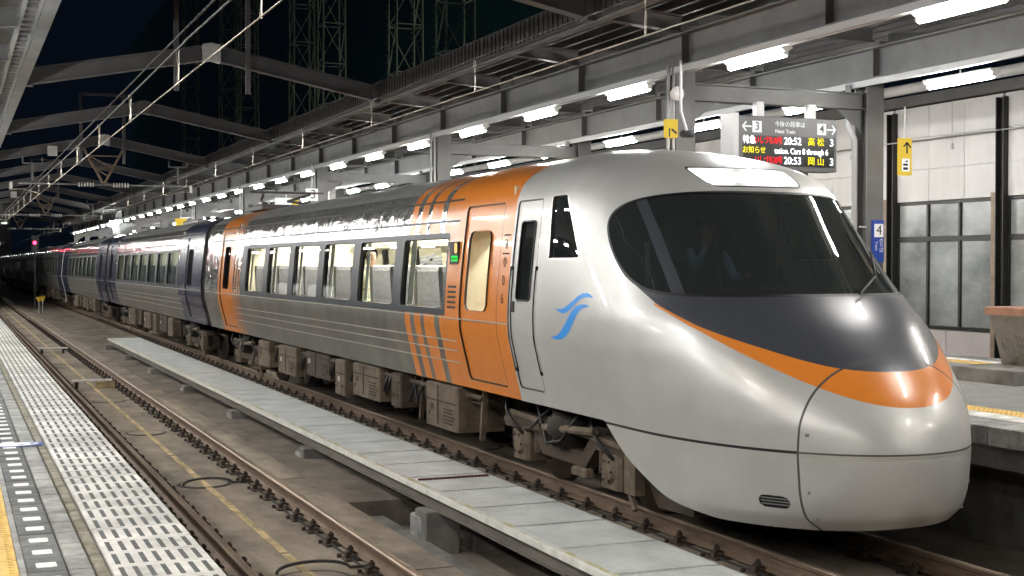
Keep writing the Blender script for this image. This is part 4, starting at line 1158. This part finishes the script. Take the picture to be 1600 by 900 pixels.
def interior(t, ya, yb, pitch, lightmat, inner=None):
    m_ = MB(); m_.box(XC - 1.25, XC + 1.25, ya, yb, 1.15, 1.19); m_.obj('floor', 'seat_brown', t)
    m_ = MB(); m_.box(XC - 1.2, XC + 1.2, ya, yb, 3.10, 3.13); m_.obj('ceiling', 'cream', t)
    for y in (ya, yb):
        m_ = MB(); m_.box(XC - 1.3, XC + 1.3, y - .02, y + .02, 1.19, 3.10); m_.obj('partition', 'cream', t)
    for x in (-.45, .45):
        m_ = MB(); m_.box(XC + x - .06, XC + x + .06, ya + .2, yb - .2, 3.075, 3.098); m_.obj('ceiling_light', lightmat, t)
    for s in (-1, 1):
        m_ = MB(); m_.box(XC + s * 1.0 - .18, XC + s * 1.0 + .18, ya + .1, yb - .1, 2.66, 2.69); m_.obj('luggage_rack', 'cream', t)
    if inner:
        for s in (-1, 1):
            m_ = MB(); m_.box(XC + s * .83 - .45, XC + s * .83 + .45, inner - .02, inner + .02, 1.19, 3.07); m_.obj('partition', 'cream', t)
    y = (inner or ya) + .7
    while y < yb - .5:
        for s in (-1, 1):
            q = thing('seat', '', '', (XC + s * .74, y, 1.19)); del q['label']; del q['category']; q.parent = t
            for me in SEATS: link(me.name, me, q)
        y += pitch
CUR = None
def curtains(t, wins):
    for i, (a, b_) in enumerate(wins):
        for y0_, y1_ in ((a - .05, a + .12 + .06 * (i % 2)), (b_ - .10 - .05 * ((i + 1) % 2), b_ + .05)):
            m_ = MB(); n = 7; vs = []
            for z in (1.80, 2.62):
                for k in range(n): vs.append((XC - float(hw(z)) + .10 + .015 * (k % 2), y0_ + (y1_ - y0_) * k / (n - 1), z))
            m_.add(vs, [(k, k + 1, n + k + 1, n + k) for k in range(n - 1)]); m_.obj('curtain', 'curtain', t)

# ---- bogies and underfloor equipment
def bogie(t, yc):
    bg = thing('bogie', '', '', (XC, yc, 0)); del bg['label']; del bg['category']; bg.parent = t
    for y in (-1.05, 1.05):
        for s in (-1, 1):
            m_ = MB(); r = .405
            m_.tube([(s * .50, y, r), (s * .535, y, r), (s * .54, y, r), (s * .63, y, r)], [r + .028, r + .028, r + .003, r - .004], 28)
            m_.tube([(s * .631, y, r), (s * .66, y, r)], [.16, .13], 16); m_.obj('wheel', 'wheel_steel', bg, True)
            m_ = MB(); m_.cbox(s * .92 - .15, s * .92 + .15, y - .19, y + .19, .24, .58, .04); m_.tube([(s * 1.071, y, .41), (s * 1.10, y, .41)], [.13, .10], 12); m_.obj('axle_box', 'under_tan', bg)
            m_ = MB()
            for dy in (-.29, .29): m_.tube([(s * .95, y + dy, .34), (s * .95, y + dy, .62)], .075, 10)
            m_.obj('spring', 'under_brown', bg)
        m_ = MB(); m_.tube([(-.9, y, .405), (.9, y, .405)], .085, 12); m_.obj('axle', 'wheel_steel', bg, True)
    for s in (-1, 1):
        m_ = MB(); m_.prism([(-1.55, .62), (-1.45, .70), (-.65, .70), (-.45, .50), (.45, .50), (.65, .70), (1.45, .70), (1.55, .62), (1.50, .55), (.72, .56), (.50, .36), (-.50, .36), (-.72, .56), (-1.50, .55)], s * .95 - .10, s * .95 + .10, axis='x'); m_.obj('side_frame', 'under_brown', bg)
        m_ = MB(); m_.tube([(s * .95, 0, .50), (s * .95, 0, .60), (s * .95, 0, .62), (s * .95, 0, .78), (s * .95, 0, .80), (s * .95, 0, .90)], [.20, .20, .25, .25, .2, .2], 16); m_.obj('air_spring', 'under_dark', bg, True)
        m_ = MB(); m_.tube([(s * 1.12, -.85, .74), (s * 1.12, .3, .66)], .04, 8); m_.obj('damper', 'under_tan', bg)
        m_ = MB(); m_.tube([(s * 1.1, -1.5, .30), (s * 1.1, -1.62, .14)], .03, 6); m_.box(s * 1.1 - .05, s * 1.1 + .05, -1.70, -1.50, .28, .62); m_.obj('sand_pipe', 'under_tan', bg)
    m_ = MB(); m_.cbox(-.85, .85, -.25, .25, .42, .66, .04); m_.obj('bolster', 'under_brown', bg)
    for s in (-1, 1):
        for y in (-1.05, 1.05):
            m_ = MB(); m_.cbox(s * .80 - .07, s * .80 + .07, y - .52, y - .40, .30, .62, .02); m_.cbox(s * .80 - .10, s * .80 + .10, y - .50, y - .42, .40, .52, .015); m_.obj('brake_unit', 'under_dark', bg)
            m_ = MB(); m_.tube([(s * 1.08, y - .10, .52), (s * 1.15, y + .05, .66), (s * 1.12, y + .25, .74), (s * 1.05, y + .4, .88)], .018, 6); m_.obj('hose', 'seal_black', bg, True)
            m_ = MB()
            for a in range(6): m_.tube([(s * 1.10, y + .10 * math.cos(a * 1.047), .41 + .10 * math.sin(a * 1.047)), (s * 1.112, y + .10 * math.cos(a * 1.047), .41 + .10 * math.sin(a * 1.047))], .012, 6)
            m_.obj('bolt_ring', 'under_dark', bg)
        m_ = MB(); m_.tube([(s * 1.10, -.45, .86), (s * 1.17, -.2, .58), (s * 1.16, .15, .52), (s * 1.10, .5, .86)], .02, 6); m_.tube([(s * 1.08, .2, .88), (s * 1.14, .6, .62), (s * 1.08, .95, .58)], .014, 6); m_.obj('hose', 'seal_black', bg, True)
        m_ = MB(); m_.cbox(s * 1.06 - .05, s * 1.06 + .05, -.62, -.30, .28, .36, .015); m_.bar((s * 1.07, -1.3, .66), (s * 1.07, 1.3, .72), .03, .05); m_.obj('tie_bar', 'under_tan', bg)
    return bg
def underfloor(t, items):
    for (a, b_, z0, q, mt) in items:
        for s in (-1, 1):
            m_ = MB(); m_.cbox(XC + s * q - (.0 if s > 0 else .0) - .30, XC + s * q + .30, a, b_, z0, .885, .02)
            for y in (a + .12, b_ - .12): m_.box(XC + s * (q + .30) - .012, XC + s * (q + .30) + .012, y - .02, y + .02, z0 + .12, z0 + .17)
            m_.obj('equipment_box', mt, t)
    ya = min(i[0] for i in items) - .5; yb = max(i[1] for i in items) + .5
    for s in (-1, 1):
        m_ = MB(); m_.tube([(XC + s * 1.16, ya, .80), (XC + s * 1.16, yb, .80)], .03, 6); m_.tube([(XC + s * 1.10, ya, .72), (XC + s * 1.10, yb, .72)], .022, 6); m_.obj('pipe_run', 'under_brown', t)
        y = ya
        while y < yb:
            m_ = MB(); dy = R.uniform(-.1, .15); m_.bar((XC + s * 1.13, y, .90), (XC + s * 1.13, y + dy, R.uniform(.30, .55)), .05, .06); m_.obj('hanger_bracket', R.choice(['under_tan', 'under_brown', 'under_dark']), t); y += R.uniform(.7, 1.5)
    m_ = MB(); m_.box(XC - .6, XC + .6, ya, yb, .45, .88); m_.obj('centre_gear', 'under_dark', t)
    gaps = [(i[1], j[0]) for i, j in zip(items[:-1], items[1:])]
    for s in (-1, 1):
        for k, (a, b_) in enumerate(gaps):
            if b_ - a < .3: continue
            m_ = MB(); r_ = R.uniform(.10, .15); zc_ = .88 - r_ - .05
            m_.tube([(XC + s * 1.0, a + .06, zc_), (XC + s * 1.0, a + .12, zc_), (XC + s * 1.0, b_ - .12, zc_), (XC + s * 1.0, b_ - .06, zc_)], [r_ * .6, r_, r_, r_ * .6], 12); m_.obj('air_tank', R.choice(['under_tan', 'under_brown']), t, True)
            for q in range(2):
                y_ = R.uniform(a, b_); m_ = MB(); m_.tube([(XC + s * 1.15, y_, .86), (XC + s * 1.2, y_ + .08, .6), (XC + s * 1.17, y_ + .22, .52), (XC + s * 1.15, y_ + .36, .86)], .016, 6); m_.obj('hose', 'seal_black', t, True)
        for (a, b_, z0, q, mt) in items:
            x = XC + s * (q + .302)
            m_ = MB()
            m_.box(x - .008, x + .008, a + .06, b_ - .06, z0 + .31, z0 + .325)
            if b_ - a > .9:
                for h in range(5): m_.box(x - .007, x + .007, a + .16, a + .46, z0 + .07 + .04 * h, z0 + .085 + .04 * h)
                m_.box(x - .007, x + .007, (a + b_) / 2 + .10, (a + b_) / 2 + .115, z0 + .04, .86)
            m_.obj('box_louvre', 'under_dark', t)
            m_ = MB(); yl = b_ - .22; m_.box(x - .005, x + .005, yl - .05, yl + .05, z0 + .20, z0 + .27); m_.obj('data_plate', 'plate_white' if R.random() < .4 else 'under_brown', t)

# ---- leading car
L_WINS = [(14.50 + 1.94 * k, 16.04 + 1.94 * k) for k in range(6)]
sf = Surf(body_grid(YB, 30.2))
paint_body(sf, 'orange', [(YB, 14.62), (26.98, 28.62)], [(14.80, 15.17), (15.30, 15.53), (15.70, 15.90), (26.72, 26.86), (26.50, 26.59), (26.30, 26.36)], (14.42, 26.22), L_WINS,
           [(12.86, 13.96, 13.17, 13.80), (27.2, 28.4, 27.55, 28.05)], [(14.06, 14.35), (26.66, 26.90)], (14.15, 29.9))
finish_body(sf, lead, 'orange', L_WINS, True, 'side_glass', 12.7, 26.7, [(14.08, 14.34), (26.64, 26.86)])
trims(lead, 12.57, 30.15, 14.15, 26.85)
interior(lead, 12.68, 26.75, .97, 'car_light', 14.25); curtains(lead, L_WINS)
bogie(lead, 12.05); bogie(lead, 27.4)
underfloor(lead, [(14.45, 15.55, .36, .98, 'under_tan'), (16.5, 16.9, .45, 1.0, 'under_brown'), (17.6, 18.9, .42, .95, 'under_tan'), (19.2, 19.7, .36, 1.0, 'under_tan'), (20.4, 21.9, .48, .9, 'under_brown'), (22.3, 23.6, .40, .98, 'under_tan'), (24.3, 25.2, .42, 1.0, 'under_tan')])
m_ = MB(); m_.box(XC - .9, XC + .9, 9.5, 12.6, .62, .90); m_.obj('front_underframe', 'under_dark', lead)
m_ = MB(); m_.prism([(10.2, .20), (10.5, .52), (10.9, .55), (10.9, .88), (9.6, .88), (9.6, .22)], XC - 1.0, XC + 1.0, axis='x'); m_.obj('rail_guard', 'under_brown', lead)
for s in (-1, 1):   # LED destination boxes by the front doors
    x = XC + s * (float(hw(2.43)) + .006)
    m_ = MB(); m_.cbox(x - .016, x + .016, 14.07, 14.34, 2.30, 2.555, .003); q = m_.obj('led_display', 'led_off', lead)
    rz = (math.pi / 2, 0, -math.pi / 2) if s < 0 else (math.pi / 2, 0, math.pi / 2)
    o = text_on('8', .15, 'led_orange', q, (x + s * .018, 14.13, 2.475), rz, bold=.004); o = text_on('Reserved', .055, 'led_off', q, (x + s * .020, 14.175, 2.365), rz, sx=.8)
    m_ = MB(); m_.box(x + s * .017 - .001, x + s * .017 + .001, 14.08, 14.27, 2.335, 2.395); m_.obj('green_field', 'led_green', q)
    for k, c in enumerate('8006'):     # raised vertical lettering beside the door
        z = 2.50 - .185 * k; xx = XC + s * (float(hw(z)) + .0035)
        text_on(c, .15, 'seat_brown', lead, (xx, 12.70, z), rz)
    for z in (2.60, 2.41):
        xx = XC + s * (float(hw(z)) + .002); m_ = MB(); m_.box(xx - .003, xx + .003, 12.62, 12.78, z - .008, z + .008); m_.obj('letter_bar', 'seat_brown', lead)
# roof equipment
m_ = MB()
for s in (-1, 1): m_.tube([(XC + s * .5, 28.2, 3.58), (XC + s * .3, 29.6, 3.70)], .03, 6); m_.tube([(XC + s * .3, 29.6, 3.70), (XC + s * .5, 28.4, 3.80)], .03, 6)
m_.tube([(XC - .8, 28.4, 3.83), (XC + .8, 28.4, 3.83)], .025, 6); m_.cbox(XC - .6, XC + .6, 28.1, 29.9, 3.46, 3.56, .02)
for x in (-.5, .5):
    for y in (28.3, 29.7): m_.tube([(XC + x, y, 3.46), (XC + x, y, 3.62)], .06, 8)
m_.obj('pantograph', 'steel_dark', lead)
# cab interior
m_ = MB(); m_.box(XC - 1.0, XC + 1.0, 9.7, 12.5, 1.44, 1.50); m_.obj('cab_floor', 'cab_dark', lead)
m_ = MB(); m_.box(XC - 1.25, XC + 1.25, 11.78, 11.84, 1.50, 3.05); m_.obj('cab_wall', 'cab_dark', lead)
m_ = MB(); m_.prism([(9.75, 1.50), (9.75, 2.0), (9.9, 2.08), (10.3, 2.10), (10.42, 2.05), (10.42, 1.50)], XC - .85, XC + .85, axis='x'); m_.obj('driving_desk', 'cab_dark', lead)
m_ = MB(); m_.cbox(XC - .20, XC + .36, 10.95, 11.4, 1.50, 1.92, .03); m_.prism([(11.36, 1.90), (11.46, 1.90), (11.58, 2.75), (11.50, 2.78)], XC - .20, XC + .36, axis='x'); m_.obj('driver_seat', 'seat_blue', lead)
m_ = MB(); m_.tube([(XC - .95, 10.5, 2.12), (XC - .95, 10.5, 2.5)], .025, 8); m_.obj('cab_post', 'curtain', lead, True)

# ---- following cars share one set of meshes
M_WINS = [(3.7 + 1.9 * k, 5.27 + 1.9 * k) for k in range(7)]
sf = Surf(body_grid(0., 20.2))
paint_body(sf, 'navy', [(0, 3.3), (17.2, 20.2)], [], (3.45, 17.0), M_WINS, [(1.2, 2.3, 1.5, 2.0), (18.3, 19.2, 18.5, 19.0)], [(2.65, 2.9)], (.2, 20.0))
mid = thing('train_car', 'silver car with navy ends coupled directly behind the orange car', 'train car', (0, 30.7, 0), 'cars of the train')
finish_body(sf, mid, 'navy', M_WINS, True, 'dark_glass', 3.2, 17.3, [(2.65, 2.9)])
trims(mid, .02, 20.18, 3.1, 17.4)
interior(mid, 3.2, 17.3, 1.02, 'car_light_dim'); curtains(mid, M_WINS)
bogie(mid, 3.1); bogie(mid, 17.1)
underfloor(mid, [(5.2, 6.0, .40, 1.0, 'under_tan'), (6.6, 7.9, .45, .95, 'under_brown'), (8.3, 8.9, .36, 1.0, 'under_tan'), (9.6, 11.0, .42, .98, 'under_tan'), (11.8, 12.5, .45, .96, 'under_brown'), (13.0, 14.6, .40, 1.0, 'under_tan')])
m_ = MB(); m_.cbox(XC - .5, XC + .5, 6, 8.6, 3.40, 3.53, .04); m_.obj('roof_unit', 'roof_grey', mid)
m_ = MB(); m_.box(XC - .72, XC + .72, -.46, -.02, 1.05, 3.15); m_.obj('gangway', 'seal_black', mid)
for y in (.03, 20.17):
    m_ = MB(); zz = [.94, 1.2, 1.5, 1.8, 2.3, 2.8, 3.1, 3.25, 3.4]
    pr = [(XC - float(hw(z)) + .02, z) for z in zz] + [(XC + float(hw(z)) - .02, z) for z in zz[::-1]]
    m_.prism(pr, y - .012, y + .012); m_.obj('end_wall', 'steel_dark', mid)
m_ = MB(); zz = [.94, 1.2, 1.5, 1.8, 2.3, 2.8, 3.1, 3.25, 3.4]; m_.prism([(XC - float(hw(z)) + .02, z) for z in zz] + [(XC + float(hw(z)) - .02, z) for z in zz[::-1]], 30.13, 30.16); m_.obj('end_wall', 'steel_dark', lead)
for k in range(1, 7):
    c = dup(mid, (0, 30.7 + 20.7 * k, 0))
    c['label'] = ['', 'third car of the train, silver with navy ends and small bright window reflections', 'fourth car of the train, dim with a painted upright reflection at its near end', 'fifth car of the train, dark and lit red by the signal', 'sixth car of the train, dark in the distance', 'seventh car of the train, barely visible in the dark', 'last car of the train, lost in the dark at the far left'][k]
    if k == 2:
        m_ = MB()  # pale strip standing in for a bright reflection on the car end
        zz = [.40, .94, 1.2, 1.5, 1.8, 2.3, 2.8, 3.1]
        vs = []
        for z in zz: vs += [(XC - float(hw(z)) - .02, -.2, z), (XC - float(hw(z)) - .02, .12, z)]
        m_.add(vs, [(2 * i, 2 * i + 1, 2 * i + 3, 2 * i + 2) for i in range(len(zz) - 1)]); m_.obj('end_reflection', 'batten_white', c)

# ------------------------------------------------------------------ people in the train
def person(label, loc, joints, edges, colour_of, head, hairstyle, facing_root='pelvis'):
    names = list(joints); idx = {n_: i for i, n_ in enumerate(names)}
    me = bpy.data.meshes.new('person'); me.from_pydata([joints[n_][0] for n_ in names], [(idx[a], idx[b_]) for a, b_ in edges], [])
    o = bpy.data.objects.new('person', me); COL.objects.link(o)
    md = o.modifiers.new('skin', 'SKIN'); md.use_smooth_shade = True
    for i, n_ in enumerate(names):
        sv = me.skin_vertices[0].data[i]; r = joints[n_][1]; sv.radius = r if isinstance(r, tuple) else (r, r); sv.use_root = (n_ == 'pelvis')
    o.modifiers.new('sub', 'SUBSURF').levels = 2; o.modifiers['sub'].render_levels = 2
    dg = bpy.context.evaluated_depsgraph_get(); dg.update()
    m2 = bpy.data.meshes.new_from_object(o.evaluated_get(dg)); bpy.data.objects.remove(o)
    m2.materials.clear()
    for k in ('skin', 'uniform', 'shirt_blue', 'shirt_pale', 'hair'): m2.materials.append(MATS[k])
    m2.polygons.foreach_set('material_index', [colour_of(p.center) for p in m2.polygons])
    m2.polygons.foreach_set('use_smooth', [True] * len(m2.polygons)); m2.name = 'person'
    o = tag(link('person', m2, None, loc), label, 'person')
    hx, hy, hz, r = head
    b = bmesh.new(); bmesh.ops.create_uvsphere(b, u_segments=20, v_segments=14, radius=r)
    for v in list(b.verts):
        v.co.y *= 1.12; v.co.z *= 1.1
    kill = [v for v in b.verts if (v.co.y < -.03 and v.co.z < .055 * hairstyle) or v.co.z < -.09 * hairstyle]
    bmesh.ops.delete(b, geom=kill, context='VERTS')
    hm = bpy.data.meshes.new('hair'); b.to_mesh(hm); b.free(); hm.materials.append(MATS['hair']); hm.polygons.foreach_set('use_smooth', [True] * len(hm.polygons))
    link('hair', hm, o, (hx, hy + .012, hz + .018))
    for s in (-1, 1):
        b = MB(); b.tube([(hx + s * .033, hy - .097, hz + .005), (hx + s * .033, hy - .102, hz + .005)], .011, 8); b.obj('eye', 'hair', o)
    b = MB(); b.tube([(hx, hy - .10, hz + .012), (hx, hy - .122, hz - .022), (hx, hy - .098, hz - .03)], [.008, .014, .01], 6); b.obj('nose', 'skin', o, True)
    b = MB(); b.tube([(hx - .025, hy - .094, hz - .058), (hx + .025, hy - .094, hz - .058)], .006, 6); b.obj('mouth', 'seat_brown', o, True)
    return o
def sitter(raise_arm):
    J = {'pelvis': ((0, 0, .10), (.16, .12)), 'waist': ((0, .04, .26), (.145, .10)), 'chest': ((0, .05, .46), (.165, .11)), 'neckb': ((0, .03, .60), .06), 'neck': ((0, .015, .67), .052), 'headl': ((0, -.01, .74), (.072, .085)), 'headm': ((0, -.005, .80), (.082, .10)), 'headt': ((0, 0, .875), (.065, .08))}
    E = [('pelvis', 'waist'), ('waist', 'chest'), ('chest', 'neckb'), ('neckb', 'neck'), ('neck', 'headl'), ('headl', 'headm'), ('headm', 'headt')]
    for s, t_ in ((-1, 'l'), (1, 'r')):
        up = raise_arm and s < 0
        sh = (s * .19, .04, .55)
        el = (s * .25, -.10, .30) if not up else (s * .24, -.20, .42)
        wr = (s * .20, -.33, .33) if not up else (s * .18, -.34, .66)
        ha = (s * .18, -.41, .34) if not up else (s * .17, -.38, .74)
        J.update({'sh' + t_: (sh, .062), 'el' + t_: (el, .045), 'wr' + t_: (wr, .032), 'ha' + t_: (ha, (.040, .022))})
        E += [('chest', 'sh' + t_), ('sh' + t_, 'el' + t_), ('el' + t_, 'wr' + t_), ('wr' + t_, 'ha' + t_)]
        d = Vector(ha) - Vector(wr); d.normalize(); sd = Vector((1, 0, 0))
        for f_, off, ln in (('a', -.028, .062), ('b', -.010, .074), ('c', .010, .070), ('d', .027, .054)):
            p1 = Vector(ha) + sd * off + d * ln * .6; p2 = p1 + d * ln * .35 + Vector((0, 0, -.022 if not up else 0)) + Vector((0, -.02 if up else 0, 0))
            J['f1' + f_ + t_] = (tuple(p1), .0095); J['f2' + f_ + t_] = (tuple(p2), .008); E += [('ha' + t_, 'f1' + f_ + t_), ('f1' + f_ + t_, 'f2' + f_ + t_)]
        p1 = Vector(wr) + sd * (-s * .038) + d * .05; p2 = p1 + d * .045 + sd * (-s * .012)
        J['t1' + t_] = (tuple(p1), .011); J['t2' + t_] = (tuple(p2), .009); E += [('wr' + t_, 't1' + t_), ('t1' + t_, 't2' + t_)]
        kn = (s * .13, -.45, .12); an = (s * .13, -.42, -.30); to = (s * .14, -.60, -.34)
        J.update({'hp' + t_: ((s * .10, -.02, .09), .09), 'kn' + t_: (kn, .068), 'an' + t_: (an, .042), 'to' + t_: (to, .035)})
        E += [('pelvis', 'hp' + t_), ('hp' + t_, 'kn' + t_), ('kn' + t_, 'an' + t_), ('an' + t_, 'to' + t_)]
    return J, E
J, E = sitter(True)
def col_driver(c):
    if c.z > .635 and abs(c.x) < .13: return 0
    if (c.y < -.33 and c.z > .25 and abs(c.x) > .1): return 0
    if abs(c.x) > .16 and c.z > .28: return 2
    return 1
dv = person('seated driver in a blue shirt behind the windshield with one hand raised', (XC + .08, 11.20, 1.86), J, E, col_driver, (0, -.005, .81, .102), .6)
b = MB(); b.tube([(0, 0, .865), (0, 0, .905), (0, 0, .94)], [.108, .112, .10], 18); b.prism([(-.10, -.09), (.10, -.09), (.06, -.17), (-.06, -.17)], .868, .88, axis='z'); b.obj('cap', 'uniform', dv)
J, E = sitter(False)
def col_pass(c):
    if c.z > .635 and abs(c.x) < .13: return 0
    if c.y < -.34 and c.z > .25 and abs(c.x) > .1: return 0
    return 3 if c.z > .14 else 1
person('seated passenger in a pale top with dark hair behind a window of the orange car', (XC - .98, 18.88, 1.62), J, E, col_pass, (0, -.005, .81, .108), 1.0)

# ------------------------------------------------------------------ drink machines on the near platform, seen mirrored in the train windows
for k in range(3):
    t = thing('vending_machine', 'lit vending machine on the near platform, mirrored in the orange car windows', 'vending machine', (-5.2, 60. + 3.2 * k, PZ), 'vending machines on the near platform')
    b = MB(); b.cbox(-.4, .4, -.55, .55, 0, 1.83, .02); b.obj('cabinet', 'mark_white', t)
    b = MB(); b.box(.402, .412, -.48, .48, .95, 1.72); b.obj('lit_display', 'sign_face', t)
    b = MB(); b.box(-.35, .35, -.562, -.552, .3, 1.7); b.obj('lit_side', 'sign_face', t)
